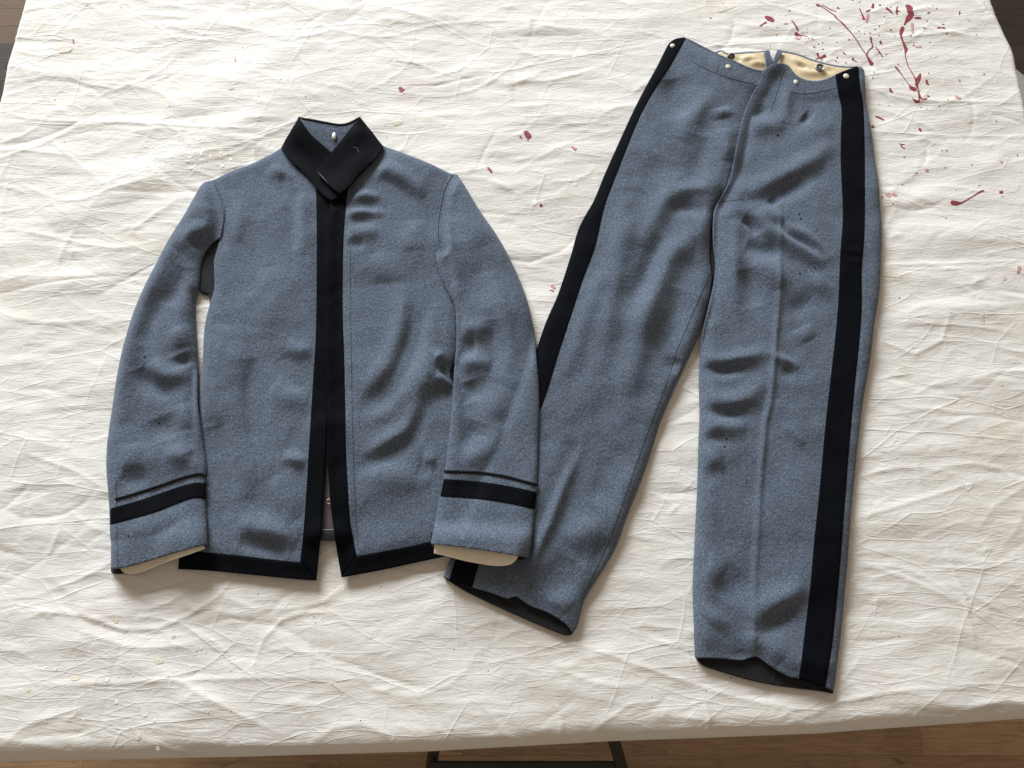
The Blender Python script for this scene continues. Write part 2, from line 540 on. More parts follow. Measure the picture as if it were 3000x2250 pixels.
# a round pale grey seat that shows past the far corner of the table
stool = root('stool', 'round pale grey stool standing beside the far corner of the cloth', 'stool', (1.065, 0.77, 0))
def lathe(name, prof, mat, parent, loc=(0, 0, 0), seg=40, scale=(1, 1, 1), rot=(0, 0, 0)):
    prof = np.asarray(prof, float)
    a = np.linspace(0, 2*math.pi, seg, endpoint=False)
    V = np.stack([np.outer(prof[:, 0], np.cos(a)), np.outer(prof[:, 0], np.sin(a)), np.repeat(prof[:, 1:2], seg, 1)], 2).reshape(-1, 3)
    V = V*np.asarray(scale)
    F = []
    for i in range(len(prof)-1):
        for k in range(seg):
            k2 = (k+1) % seg
            F.append((i*seg+k, i*seg+k2, (i+1)*seg+k2, (i+1)*seg+k))
    o = mesh_from(name, V, np.array(F), mat, parent)
    o.location = loc; o.rotation_euler = rot
    return o
lathe('seat', [(0.0005, 0.38), (0.15, 0.38), (0.172, 0.385), (0.18, 0.40), (0.172, 0.415), (0.15, 0.42), (0.0005, 0.422)], GREY_PLASTIC, stool)
for k in range(4):
    a = math.pi/4+k*math.pi/2
    bar_between('leg', (0.11*math.cos(a), 0.11*math.sin(a), 0.385), (0.17*math.cos(a), 0.17*math.sin(a), 0), 0.022, GREY_PLASTIC, stool, True)

# ------------------------------------------------------------------ the drop cloth: heights first
C = np.zeros((GNY, GNX))
wx = GXX + 0.035*perlin(GXX*5, GYY*9, 1); wy = GYY + 0.020*perlin(GXX*6+9, GYY*8, 2)
C += 0.0040*perlin(GXX*2.2, GYY*3.2, 3)                       # slow swells
C += 0.0022*perlin(wx*6, wy*15, 4)
for f, a, sd in ((5, 0.0026, 5), (11, 0.0010, 6), (18, 0.0007, 7), (30, 0.00035, 14)):   # cross-wise crumples
    C += a*(1-2.2*np.abs(perlin(wx*f*0.30+3*sd, wy*f*1.7, sd)))
for f, a, sd in ((5, 0.0019, 8), (11, 0.0007, 9), (19, 0.0004, 12)):                     # crumples on the slant
    for ang in (0.5, -0.55):
        c_, s_ = math.cos(ang), math.sin(ang)
        u = wx*c_+wy*s_; v = -wx*s_+wy*c_
        C += a*(0.6-1.6*np.abs(perlin(u*f*0.30+sd, v*f*1.8, sd+(3 if ang > 0 else 0))))
def cstroke(px, amp, sig, cusp=False):
    stroke_add(C, GX0, GY0, catmull(unproj(px), 0.01), amp*0.001, sig*0.001, cusp)
# broad soft rolls seen on the photo
for px, a, s in [([(20, 700), (250, 620), (420, 520), (640, 400), (900, 250)], 6, 26),
                 ([(300, 480), (520, 330), (760, 190), (1000, 60)], 4, 26),
                 ([(0, 820), (200, 830), (380, 800)], 4, 16), ([(2560, 690), (2760, 690), (3000, 705)], 4.5, 20),
                 ([(2600, 930), (2850, 905), (3000, 880)], 3.5, 14), ([(2530, 590), (2800, 575), (3000, 550)], 3, 16),
                 ([(2540, 800), (2760, 815), (3000, 820)], 2.5, 10), ([(2600, 260), (2900, 330), (3000, 345)], 2, 14),
                 ([(250, 1900), (420, 1960), (560, 2040), (760, 2130)], 3.5, 14), ([(60, 1870), (300, 1890), (500, 1930)], 3, 14),
                 ([(1500, 1950), (1700, 2020), (1950, 2060)], 3.5, 20), ([(2400, 2060), (2650, 2040), (2900, 1990)], 3, 18),
                 ([(1380, 300), (1700, 350), (1850, 300)], 3, 25), ([(2500, 1550), (2700, 1500), (2950, 1420)], 3, 24),
                 ([(2570, 1180), (2800, 1230), (3000, 1300)], 3, 24), ([(30, 1250), (150, 1330), (300, 1500)], 3, 26)]:
    cstroke(px, a, s)
# sharp pressed creases
for px, a in [([(0, 330), (120, 352), (380, 362), (620, 376), (840, 384)], 1.7), ([(0, 668), (130, 690), (330, 728), (500, 700)], 1.5),
              ([(0, 510), (200, 590), (350, 555), (470, 520)], 1.2), ([(130, 400), (330, 560)], 1.2), ([(540, 490), (690, 540)], 1.2),
              ([(2540, 255), (2660, 290), (2800, 297), (2960, 300)], 1.8), ([(2560, 390), (2800, 393), (3000, 398)], 1.2),
              ([(2540, 780), (2760, 775), (3000, 765)], 1.6), ([(1450, 1810), (1700, 1890), (1990, 1990), (2190, 2050), (2440, 2090)], 1.5),
              ([(2480, 1640), (2640, 1690), (2860, 1790)], 1.4), ([(2470, 1530), (2640, 1480), (2900, 1400)], 1.3),
              ([(0, 1790), (230, 1800), (420, 1870)], 1.4), ([(170, 1820), (330, 1880), (430, 1900), (580, 1880)], 1.4),
              ([(0, 2010), (300, 2000), (800, 1985), (1100, 1990)], 1.5), ([(460, 1960), (640, 2060), (820, 2150)], 1.6),
              ([(0, 2190), (90, 2120), (250, 2070)], 1.3), ([(480, 2170), (800, 2185), (1200, 2180)], 1.6),
              ([(1640, 2180), (1645, 2100), (1620, 2050)], 1.2), ([(1850, 1850), (2000, 1900), (2060, 1910)], 1.2),
              ([(1100, 1660), (1280, 1700), (1480, 1790)], 1.0), ([(1780, 1560), (2030, 1600)], 1.0), ([(2560, 940), (2860, 960), (3000, 985)], 1.2),
              ([(2550, 1090), (2650, 1210), (2700, 1260)], 1.3), ([(2860, 0), (2950, 95)], 3.0), ([(880, 60), (1100, 110), (1300, 70), (1700, 55)], 1.0),
              ([(1100, 110), (1230, 190), (1350, 230)], 1.0), ([(1350, 140), (1700, 160), (1960, 120)], 1.0)]:
    cstroke(px, a*1.35, 3.4, True)
cr = np.random.default_rng(23)
for k in range(900):                                                    # the crumpling of a washed cotton sheet
    x = cr.uniform(-1.0, 1.0); yy = cr.uniform(-0.60, 0.82)
    L = 0.03+0.34*cr.random()**2.0
    ang = cr.normal(0.0, 0.22) if cr.random() < 0.66 else cr.normal(0, 0.85)
    kk = cr.normal(0, 1.2)
    t = np.linspace(-0.5, 0.5, 7)
    th = ang+kk*t*L*4
    d = np.stack([np.cumsum(np.cos(th)), np.cumsum(np.sin(th))], 1)*L/7
    p = d-d.mean(0)+np.array([x, yy])
    p += cr.normal(0, 0.0012, p.shape)
    stroke_add(C, GX0, GY0, p, cr.choice([1, 1, -1])*cr.uniform(0.5, 2.0)*0.001, cr.uniform(0.0022, 0.0050), True)
C -= C.mean()

# the sheet: table edges, rounded over and hanging
y_far, W_HALF = 0.855, 0.9165
def front_y(x): return np.interp(x, [-0.95, -0.71, -0.38, -0.12, 0.14, 0.43, 0.72, 0.95], [-0.519, -0.517, -0.511, -0.504, -0.491, -0.481, -0.462, -0.448])
nT, nW = 740, 560
tcol = np.linspace(0, 1, nT); wrow = np.linspace(0, 1, nW)
drop = np.concatenate([np.linspace(0.0025, 0.05, 14), np.linspace(0.06, 0.30, 14)])
R = 0.020
def bend(e, R):
    a = np.minimum(e/R, math.pi/2)
    return R*np.sin(a), -R*(1-np.cos(a)) - np.maximum(0, e-R*math.pi/2)
ucol = np.concatenate([-drop[::-1], tcol, 1+drop])        # beyond 0..1: metres past the edge
vrow = np.concatenate([wrow, 1+drop])
U, Vv = np.meshgrid(ucol, vrow)
tu = np.clip(U, 0, 1); tv = np.clip(Vv, 0, 1)
eL = np.maximum(0, -U); eR = np.maximum(0, U-1); eF = np.maximum(0, Vv-1)
X0 = -W_HALF + 2*W_HALF*tu
Yf = front_y(X0)
Y = y_far + (Yf-y_far)*tv
RS = 0.011
wob = 0.004*perlin(Y*7, Y*0+3.3, 4)
bL, zL = bend(eL, RS); bR, zR = bend(eR, RS); bF, zF = bend(eF, 0.030)
Xc = X0 - bL + bR + wob*np.sign(U-0.5)*(np.abs(U-0.5) > 0.42)
# the far right corner: the sheet is pulled in a little toward the corner
pull = np.clip((Y-0.655)/0.10, 0, 1)
Xc -= 0.016*pull*np.clip((tu-0.90)/0.10, 0, 1)
Yc = Y - bF
flare = (0.10+0.10*perlin(Y*6, Y*0+1.7, 6))
Xc += flare*np.maximum(0, eR-0.02) - flare*np.maximum(0, eL-0.02)
Yc -= (0.06+0.08*perlin(X0*5, X0*0+2.1, 7))*np.maximum(0, eF-0.04)
P2 = np.stack([np.clip(Xc, -1.09, 1.09).ravel(), np.clip(Yc, -0.79, 0.88).ravel()], 1)
ch = bil(C, P2).reshape(U.shape)
Z = TABLE_Z + ch*np.where((eL+eR+eF) > 0.03, 0.3, 1.0) + zL + zR + zF
Vc = np.stack([Xc.ravel(), Yc.ravel(), Z.ravel()], 1)
Fc = grid_faces(len(vrow), len(ucol))[:, ::-1]
cloth = mesh_from('drop_cloth', Vc, Fc, CANVAS)
cloth['label'] = 'crumpled white cotton drop cloth with red paint drips spread over the table'
cloth['category'] = 'drop cloth'

STACK = C.copy()

# ------------------------------------------------------------------ paint on the drop cloth
def paint_mat(name, col, rough=0.55):
    m, nt, b = new_mat(name)
    co = objco(nt)
    f = noise_node(nt, co, 160, 4, 0.7)
    c = ramp(nt, f, [(0.3, tuple(x*0.8 for x in col)), (0.7, tuple(min(1, x*1.15) for x in col))])
    nt.links.new(c, b.inputs['Base Color']); b.inputs['Roughness'].default_value = rough
    return m
RED = paint_mat('dried_crimson_paint', (0.31, 0.052, 0.075))
PINK = paint_mat('wiped_pink_paint', (0.60, 0.34, 0.33), 0.9)
WHITE = paint_mat('dried_white_paint', (0.92, 0.91, 0.88))
CREAMP = paint_mat('dried_cream_paint', (0.80, 0.74, 0.58))
DARKP = paint_mat('dark_speck', (0.07, 0.045, 0.04), 0.9)
TAN = paint_mat('tan_stain', (0.76, 0.685, 0.59), 0.95)

def blob_sheet(strokes, cell, wobble=0.0004, seed=0, lift=0.00035):
    """flat dab of paint: union of tapered strokes ((x,y,width)...) in metres -> V, F on the cloth"""
    pts = np.vstack(strokes)
    m = pts[:, 2].max()*0.6+3*cell
    x0, y0 = pts[:, 0].min()-m, pts[:, 1].min()-m
    nx = int((pts[:, 0].max()+m-x0)/cell)+2; ny = int((pts[:, 1].max()+m-y0)/cell)+2
    X, Yg = np.meshgrid(x0+np.arange(nx)*cell, y0+np.arange(ny)*cell)
    P = np.stack([X.ravel(), Yg.ravel()], 1)
    sd = np.full(len(P), 1e9)
    for s in strokes:
        s = np.asarray(s)
        if len(s) == 1: s = np.vstack([s, s+np.array([1e-5, 0, 0])])
        for a, b in zip(s[:-1], s[1:]):
            ab = b[:2]-a[:2]; l2 = ab@ab+1e-14
            t = np.clip(((P-a[:2])@ab)/l2, 0, 1)
            d = np.hypot(P[:, 0]-a[0]-t*ab[0], P[:, 1]-a[1]-t*ab[1]) - 0.5*(a[2]+t*(b[2]-a[2]))
            # smooth union
            k = 0.0008
            h = np.clip(0.5+0.5*(sd-d)/k, 0, 1)
            sd = sd*(1-h)+d*h-k*h*(1-h)
    sd += wobble*(perlin(P[:, 0]*330, P[:, 1]*330, seed)+0.7*perlin(P[:, 0]*800, P[:, 1]*800, seed+1))
    D = sd.reshape(ny, nx)
    gyy, gxx = np.gradient(D, cell)
    inn = D < 0
    q = inn[:-1, :-1] | inn[1:, :-1] | inn[:-1, 1:] | inn[1:, 1:]
    j, i = np.nonzero(q)
    if len(j) == 0: return None
    a = j*nx+i
    F = np.stack([a, a+1, a+nx+1, a+nx], 1)
    used, inv = np.unique(F, return_inverse=True)
    F = inv.reshape(F.shape)
    Pu = P[used].copy(); du = sd[used]
    gl = np.hypot(gxx.ravel()[used], gyy.ravel()[used])+1e-6
    out = du > 0
    stp = np.minimum(du[out]/gl[out], 1.2*cell)
    Pu[out, 0] -= stp*gxx.ravel()[used][out]/gl[out]
    Pu[out, 1] -= stp*gyy.ravel()[used][out]/gl[out]
    z = TABLE_Z + bil(C, Pu) + lift + np.where(out, 0, 0.0001)
    return np.column_stack([Pu, z]), F

def to_strokes(strokes, ox, oy, k):
    """strokes in zoom pixels (x, y, width) -> metres"""
    out = []
    for s in strokes:
        a = np.array(s, float)
        px = np.stack([ox+a[:, 0]/k, oy+a[:, 1]/k], 1)
        w = a[:, 2]/k/1800.0
        if len(a) > 2:
            q = catmull(np.column_stack([px, w*1e5]), 6.0); px = q[:, :2]; w = np.maximum(q[:, 2]/1e5, 0.0005)
        out.append(np.column_stack([unproj(px), w]))
    return out

def splash(strokes, mat, ox=2200, oy=0, k=2.765, seed=0, cell=0.0011, wob=0.0004):
    r = blob_sheet(to_strokes(strokes, ox, oy, k), cell, wob, seed)
    if r is None: return
    o = mesh_from('paint_splash', r[0], r[1], mat, cloth)
    return o
RS_ = [
 [[(540, 40, 30), (555, 45, 18), (575, 55, 8), (680, 130, 11), (690, 150, 13), (800, 260, 10), (930, 435, 9), (940, 455, 16), (965, 490, 26), (978, 508, 40)]],
 [[(575, 40, 8), (640, 75, 7), (690, 98, 5)]],
 [[(128, 142, 40), (150, 155, 55), (168, 165, 50)], [(120, 185, 18), (95, 200, 14), (70, 216, 9)]],
 [[(325, 165, 8), (350, 200, 14), (378, 248, 18)]],
 [[(368, 275, 38), (385, 285, 26), (410, 285, 13), (455, 297, 7)]],
 [[(968, 310, 22), (975, 345, 11), (985, 380, 13), (952, 410, 9), (942, 440, 14)]],
 [[(1010, 380, 9), (1045, 425, 11), (1070, 460, 9)]],
 [[(1048, 338, 22), (1053, 350, 20)]],
 [[(875, 75, 9), (900, 125, 12), (910, 155, 28)]],
 [[(990, 35, 18), (982, 65, 26)]], [[(935, 98, 20), (960, 88, 16)]], [[(1040, 44, 20), (1055, 40, 12)]],
 [[(1098, 72, 28), (1125, 95, 15), (1145, 115, 8)]],
 [[(1185, 60, 14), (1175, 85, 12), (1192, 96, 10), (1172, 100, 12), (1183, 120, 12)]],
 [[(1270, 58, 52), (1282, 70, 56), (1278, 100, 46), (1298, 120, 44), (1275, 150, 50), (1255, 180, 24), (1240, 202, 12)]],
 [[(1228, 228, 36), (1218, 255, 34), (1213, 290, 20), (1235, 345, 18), (1258, 392, 34), (1252, 420, 16), (1250, 440, 10), (1265, 510, 8), (1300, 580, 8), (1330, 640, 12), (1345, 690, 18), (1357, 740, 14), (1365, 790, 24), (1362, 805, 14)],
  [(1372, 598, 12), (1360, 630, 34), (1348, 660, 36), (1340, 690, 24)], [(1310, 797, 8), (1335, 818, 22), (1365, 822, 14)], [(1365, 780, 8), (1385, 803, 12), (1410, 806, 14), (1425, 797, 8)]],
 [[(1436, 778, 22)]],
 [[(1170, 540, 14), (1188, 556, 16), (1240, 630, 6), (1285, 690, 10), (1300, 712, 40), (1325, 722, 42)]],
 [[(1418, 645, 8), (1424, 670, 18), (1440, 682, 12)], [(1428, 648, 8), (1426, 670, 14)]], [[(1126, 718, 18), (1135, 738, 22), (1148, 748, 8)]],
 [[(1328, 149, 18), (1350, 149, 24), (1370, 150, 16)]],
 [[(1510, 228, 14), (1522, 228, 16), (1540, 229, 6), (1562, 230, 18)]], [[(1550, 198, 14), (1562, 198, 12)]],
 [[(1005, 240, 14)]], [[(1035, 290, 14)]], [[(870, 312, 9)]], [[(1015, 935, 12), (1040, 945, 20), (1078, 965, 14)]],
 [[(985, 1024, 26), (992, 1027, 24)]], [[(1370, 1042, 24), (1380, 1055, 20)]],
 [[(1212, 1165, 16), (1225, 1190, 9), (1245, 1200, 9)], [(1218, 1168, 9), (1245, 1170, 7)]],
 [[(1585, 1210, 9), (1595, 1226, 7)]], [[(1992, 978, 13)]],
 [[(1632, 1648, 44), (1665, 1650, 36), (1705, 1645, 12), (1800, 1590, 9), (1860, 1552, 12), (1882, 1545, 16)]],
 [[(2026, 1556, 28), (2036, 1552, 24)]], [[(2035, 1588, 8), (2045, 1594, 6)]],
 [[(540, 435, 22), (548, 460, 14), (565, 468, 20), (598, 452, 28)], [(560, 468, 14), (525, 476, 8)], [(565, 468, 12), (578, 495, 9)]],
 [[(700, 65, 16), (712, 72, 12)]], [[(1430, 112, 14), (1440, 105, 10)]], [[(1165, 290, 9)]], [[(820, 5, 16)]], [[(268, 200, 8), (295, 197, 6)]],
 [[(455, 240, 10)], [(420, 268, 10)], [(450, 266, 10)]], [[(822, 478, 18), (840, 490, 12), (860, 500, 6)]], [[(698, 470, 14), (703, 462, 8)]],
 [[(748, 428, 14), (765, 440, 12)]], [[(1690, 95, 12), (1686, 118, 10)]], [[(490, 318, 8), (505, 328, 8)]], [[(1395, 228, 10), (1410, 236, 8)]],
 [[(1125, 848, 12)]], [[(2165, 1253, 14)]], [[(280, 128, 10)]], [[(210, 228, 10)]], [[(1500, 75, 14)]], [[(1470, 50, 10)]], [[(1056, 1605, 14), (1050, 1612, 8)]],
]
for i, s in enumerate(RS_): splash(s, RED, seed=i)
for i, s in enumerate([[[(1672, 788, 44), (1684, 796, 36)]], [[(2030, 1310, 26), (2040, 1308, 20)]], [[(510, 380, 26)]], [[(1425, 1380, 32)]], [[(1150, 1585, 34), (1165, 1590, 26)]],
                       [[(370, 312, 36), (388, 320, 22)]], [[(1375, 375, 24), (1340, 378, 16)]], [[(1305, 195, 26), (1310, 265, 22)], [(1290, 290, 22)]], [[(1215, 400, 16)]], [[(945, 130, 30), (935, 175, 26)]],
                       [[(1355, 730, 38)]], [[(310, 90, 22)]], [[(1690, 655, 20)]]]):
    splash(s, PINK, seed=i+50)
# drops elsewhere on the sheet (photo pixels)
for i, (s, mt) in enumerate([([[(1172, 258, 12), (1176, 264, 15)], [(1183, 263, 6)]], RED), ([[(1541, 390, 16), (1548, 400, 20)], [(1524, 402, 5), (1528, 407, 4)], [(1546, 412, 5)]], RED),
        ([[(1430, 492, 6), (1436, 500, 8), (1440, 506, 6)], [(1425, 499, 3)]], RED), ([[(1585, 601, 10)]], RED), ([[(1676, 431, 5), (1686, 441, 5)]], RED), ([[(1684, 437, 12)]], PINK),
        ([[(1618, 836, 10), (1624, 842, 9)]], PINK), ([[(1612, 848, 4), (1622, 852, 4)]], RED), ([[(214, 116, 4), (216, 127, 5)]], RED), ([[(688, 170, 3), (691, 180, 5)]], RED),
        ([[(897, 286, 4)]], RED), ([[(824, 238, 4)]], RED), ([[(160, 293, 4)]], DARKP), ([[(354, 21, 3)]], DARKP),
        ([[(186, 142, 42), (196, 142, 36)]], TAN), ([[(676, 264, 12), (684, 264, 8)]], TAN), ([[(1567, 593, 18)]], WHITE), ([[(1686, 540, 12)]], WHITE), ([[(1225, 318, 14), (1232, 320, 10)]], WHITE),
        ([[(1160, 360, 22), (1172, 358, 16)]], CREAMP), ([[(2872, 925, 10), (2874, 948, 14)]], TAN), ([[(2924, 1122, 10), (2930, 1128, 12)]], TAN),
        ([[(2835, 1425, 18), (2830, 1432, 14)], [(2812, 1412, 6)]], WHITE), ([[(2940, 815, 16)]], TAN), ([[(2984, 786, 12), (2980, 800, 8)]], PINK), ([[(2600, 575, 18)]], PINK),
        ([[(2110, 28, 26), (2150, 20, 10)]], TAN), ([[(424, 2090, 18), (420, 2082, 14)]], WHITE), ([[(403, 2160, 14)]], WHITE), ([[(332, 1805, 12), (341, 1820, 11)]], CREAMP),
        ([[(210, 1988, 12), (226, 1988, 10)]], CREAMP), ([[(462, 1937, 14), (474, 1938, 10)]], CREAMP), ([[(508, 1863, 11)]], CREAMP), ([[(462, 2193, 11)]], CREAMP), ([[(84, 2021, 11)]], CREAMP), ([[(315, 1991, 11)]], WHITE),
        ([[(575, 1905, 8)]], WHITE), ([[(452, 2110, 9)]], WHITE), ([[(340, 2058, 10)]], WHITE), ([[(160, 1962, 8), (164, 1958, 7)]], WHITE), ([[(838, 1775, 7), (842, 1768, 5)]], WHITE)]):
    splash(s, mt, 0, 0, 1.0, seed=i+90)
def specks(name, spots, mat):
    Vs, Fs, n = [], [], 0
    for (x, y_, w) in spots:
        th = rng.uniform(0, 6.28)
        r = blob_sheet([np.array([[x, y_, w], [x+math.cos(th)*w*0.4, y_+math.sin(th)*w*0.4, w*0.7]])], max(0.0007, w*0.22), 0.00015, int(rng.integers(0, 99)), 0.0002)
        if r is None: continue
        Vs.append(r[0]); Fs.append(r[1]+n); n += len(r[0])
    o = mesh_from(name, np.vstack(Vs), np.vstack(Fs), mat, cloth); o['kind'] = 'stuff'
    return o
def scatter(n, cx, cy, sx, sy, w0, w1):
    p = np.stack([rng.normal(cx, sx, n), rng.normal(cy, sy, n)], 1)
    q = unproj(p)
    return [(a[0], a[1], rng.uniform(w0, w1)) for a in q if abs(a[0]) < 0.9 and a[1] < 0.84 and a[1] > -0.5]
specks('red_specks', scatter(110, 2560, 120, 240, 130, 0.0011, 0.0034)+scatter(26, 2800, 500, 150, 200, 0.001, 0.003)+scatter(14, 1700, 420, 200, 200, 0.001, 0.002)+scatter(26, 800, 250, 400, 150, 0.0008, 0.0022), RED)
specks('dark_specks', scatter(60, 2500, 200, 400, 250, 0.0007, 0.0017)+scatter(60, 1500, 1900, 900, 220, 0.0007, 0.0017)+scatter(40, 1000, 400, 600, 400, 0.0007, 0.0016), DARKP)
specks('white_specks', scatter(120, 330, 1980, 220, 120, 0.001, 0.0036)+scatter(60, 530, 455, 65, 35, 0.002, 0.0065)+scatter(70, 1080, 230, 130, 80, 0.001, 0.0035)+scatter(25, 1600, 560, 120, 160, 0.001, 0.0035)+scatter(25, 700, 1850, 120, 80, 0.001, 0.0024), WHITE)

# ------------------------------------------------------------------ cloth panels laid on the table
def sstep(u):
    u = np.clip(u, 0, 1); return u*u*(3-2*u)

class Panel:
    """a piece of cloth lying on what is below it; outline given as typed runs:
       'f' = folded edge that rolls down to the layer below, 'o' = open cut edge that stays up,
       'j' = edge sewn to the layer below"""
    def __init__(self, name, runs, h0, mat, parent, H=0.010, t0=0.0022, rf=0.016, of=0.35, ro=0.02, folds=(),
                 noise=0.0012, seed=0, th=0.0022, over=0.003, tilt=None, label=None, nsc=(11, 5), rj=0.025, k=0.004, lm=0.35, gain=1.0):
        self.lm = lm
        self.H, self.t0, self.rf, self.of, self.ro, self.over, self.rj, self.k = H, t0, rf, of, ro, over, rj, k
        pix = []
        for typ, pts in runs:
            pix.append([typ, catmull(np.asarray(pts, float), 10.0)])
        for i in range(len(pix)):                        # close the joints between the runs
            nxt = pix[(i+1) % len(pix)][1][0]
            if np.linalg.norm(nxt-pix[i][1][-1]) > 0.01: pix[i][1] = np.vstack([pix[i][1], nxt])
        allw = np.vstack([unproj(c, h0) for _, c in pix])
        i0 = int((allw[:, 0].min()-GX0)/S)-9; i1 = int((allw[:, 0].max()-GX0)/S)+11
        j0 = int((allw[:, 1].min()-GY0)/S)-9; j1 = int((allw[:, 1].max()-GY0)/S)+11
        self.x0, self.y0 = GX0+i0*S, GY0+j0*S
        self.low = blur(dilate(C[j0:j1, i0:i1], 2), 4)
        self.st = blur(dilate(STACK[j0:j1, i0:i1], 3), 3)
        X, Y = np.meshgrid(gx[i0:i1], gy[j0:j1])
        M = np.zeros_like(X)
        for px, amp, sig in folds:
            stroke_add(M, self.x0, self.y0, catmull(unproj(px, h0), 0.008), gain*amp*0.001, sig*0.001)
        M += noise*(1.2*perlin(X*nsc[0]+seed*7.3, Y*nsc[1]+seed*3.1, seed) + 0.7*perlin(X*19+seed, Y*14, seed+3) + 0.30*perlin(X*48, Y*37, seed+5))
        if tilt is not None:
            a, c, amt = tilt
            a, c = unproj([a], h0)[0], unproj([c], h0)[0]
            d = c-a
            M += amt*np.clip(((X-a[0])*d[0]+(Y-a[1])*d[1])/(d@d), 0, 1)
        self.M = M
        hs = [np.full(len(c), float(h0)) for _, c in pix]
        for it in range(3):                              # edges measured at the height where they really lie
            polys = [(t, unproj(c, h)) for (t, c), h in zip(pix, hs)]
            self.fold_p = [c for t, c in polys if t == 'f']; self.open_p = [c for t, c in polys if t == 'o']; self.join_p = [c for t, c in polys if t == 'j']
            hs = [self.height(c) for _, c in polys]
            for i in range(len(hs)):                     # one height where two runs meet
                m = min(hs[i][-1], hs[(i+1) % len(hs)][0]); hs[i][-1] = m; hs[(i+1) % len(hs)][0] = m
        outline = np.vstack([c[:-1] for _, c in polys])
        corners = np.array([c[0] for _, c in polys])
        self.outline = outline
        P = np.stack([X.ravel(), Y.ravel()], 1)
        ins = inside(P, outline)
        dist = seg_dist(P, outline, True)
        sd = np.where(ins, -dist, dist)
        core = (sd < -0.35*S).reshape(X.shape)
        ny, nx = X.shape
        q = core[:-1, :-1] | core[1:, :-1] | core[:-1, 1:] | core[1:, 1:]
        j, i = np.nonzero(q)
        a = j*nx+i
        F = np.stack([a, a+1, a+nx+1, a+nx], 1)
        used, inv = np.unique(F, return_inverse=True)
        F = inv.reshape(F.shape)
        Pu = P[used].copy(); out = ~core.ravel()[used]
        Pu[out] = nearest_on(Pu[out], outline)
        idx = np.nonzero(out)[0]
        for cpt in corners:                              # keep the sharp corners
            d = ((Pu[idx]-cpt)**2).sum(1); kk = d.argmin()
            if d[kk] < (1.6*S)**2: Pu[idx[kk]] = cpt
        z = self.height(Pu)
        hh = STACK[j0:j1, i0:i1].copy().ravel()          # the stack grows by this layer
        m = ins[used]
        hh[used[m]] = np.maximum(hh[used[m]], self.height(P[used[m]]))
        STACK[j0:j1, i0:i1] = hh.reshape(X.shape)
        V, F = solid(np.column_stack([Pu, TABLE_Z+z]), F, th)
        self.obj = mesh_from(name, V, F, mat, parent)
        if label: self.obj['label'] = label

    def height(self, P):
        prof = np.ones(len(P)); pf = prof
        if self.fold_p:
            d = np.full(len(P), 1e9)
            for c in self.fold_p: d = np.minimum(d, seg_dist(P, c))
            u = np.clip(d/self.rf, 0, 1)
            pf = np.sqrt(np.maximum(0, 1-(1-u)**2))
            prof = prof*pf
        if self.open_p and self.of < 1:
            d = np.full(len(P), 1e9)
            for c in self.open_p: d = np.minimum(d, seg_dist(P, c))
            prof = prof*(self.of+(1-self.of)*sstep(d/self.ro))
        M = bil(self.M, P, self.x0, self.y0)
        own = bil(self.low, P, self.x0, self.y0) + 0.0010 + self.t0 + prof*np.maximum(self.H+M, -self.t0*0.5)
        st = bil(self.st, P, self.x0, self.y0)
        lie = st + 0.0006 + self.t0 + self.over*pf + self.lm*prof*(M.clip(0) if self.lm < 0.5 else M+0.001)
        k = self.k
        h = np.clip(0.5+0.5*(own-lie)/k, 0, 1)
        z = lie*(1-h)+own*h+k*h*(1-h)
        if self.join_p:
            d = np.full(len(P), 1e9)
            for c in self.join_p: d = np.minimum(d, seg_dist(P, c))
            w = sstep(d/self.rj)
            z = (st+0.0012)*(1-w)+z*w
        return z

def place(panel, px, h0):
    """photo measurements -> points on the surface of a panel"""
    px = np.atleast_2d(np.asarray(px, float))
    h = np.full(len(px), float(h0))
    for _ in range(4):
        w = unproj(px, h); h = panel.height(w)
    return w, h

def strip(name, panel, left, right, h0, mat, parent, lift=0.0013, th=0.0018, nacross=8, ripple=0.0, step=0.004, seed=0, smoothz=0):
    """a ribbon sewn on a panel between two measured edges; UV runs along (x) and across (y) in metres"""
    L = place(panel, catmull(np.asarray(left, float), 7.0), h0)[0]; Rr = place(panel, catmull(np.asarray(right, float), 7.0), h0)[0]
    def resamp(c, n):
        s = np.concatenate([[0], np.cumsum(np.linalg.norm(np.diff(c, axis=0), axis=1))])
        t = np.linspace(0, s[-1], n)
        return np.stack([np.interp(t, s, c[:, k]) for k in (0, 1)], 1), s[-1]
    n = max(3, int(np.linalg.norm(np.diff(L, axis=0), axis=1).sum()/step))
    L, ln = resamp(L, n); Rr, _ = resamp(Rr, n)
    t = np.linspace(0, 1, nacross)
    P = (L[:, None, :]*(1-t)[None, :, None] + Rr[:, None, :]*t[None, :, None])
    w = np.linalg.norm(Rr-L, axis=1)
    uv = np.stack([np.repeat(np.linspace(0, ln, n)[:, None], nacross, 1), w.mean()*np.repeat(t[None], n, 0)], 2).reshape(-1, 2)
    Pf = P.reshape(-1, 2)
    z = (panel.height(Pf) if panel is not None else bil(STACK, Pf)) + lift
    z = z.reshape(n, nacross)
    edge = np.minimum(t, 1-t); z = z - 0.0006*np.clip(1-edge*8, 0, 1)[None]
    if ripple:
        u = np.linspace(0, ln, n)
        z = z + ripple*(perlin(u*34+seed, u*0+0.5+seed, seed)+0.6*perlin(u*70, u*0+0.3, seed+2))[:, None]*np.sin(np.pi*(0.15+0.7*t))[None]
    V = np.column_stack([Pf, TABLE_Z+z.ravel()])
    F = grid_faces(n, nacross)
    # make the faces look up
    a, b, c = V[F[0, 0]], V[F[0, 1]], V[F[0, 2]]
    if np.cross(b-a, c-b)[2] < 0: F = F[:, ::-1]
    V2, F2 = solid(V, F, th)
    o = mesh_from(name, V2, F2, mat, parent, uv=np.vstack([uv, uv]))
    return o

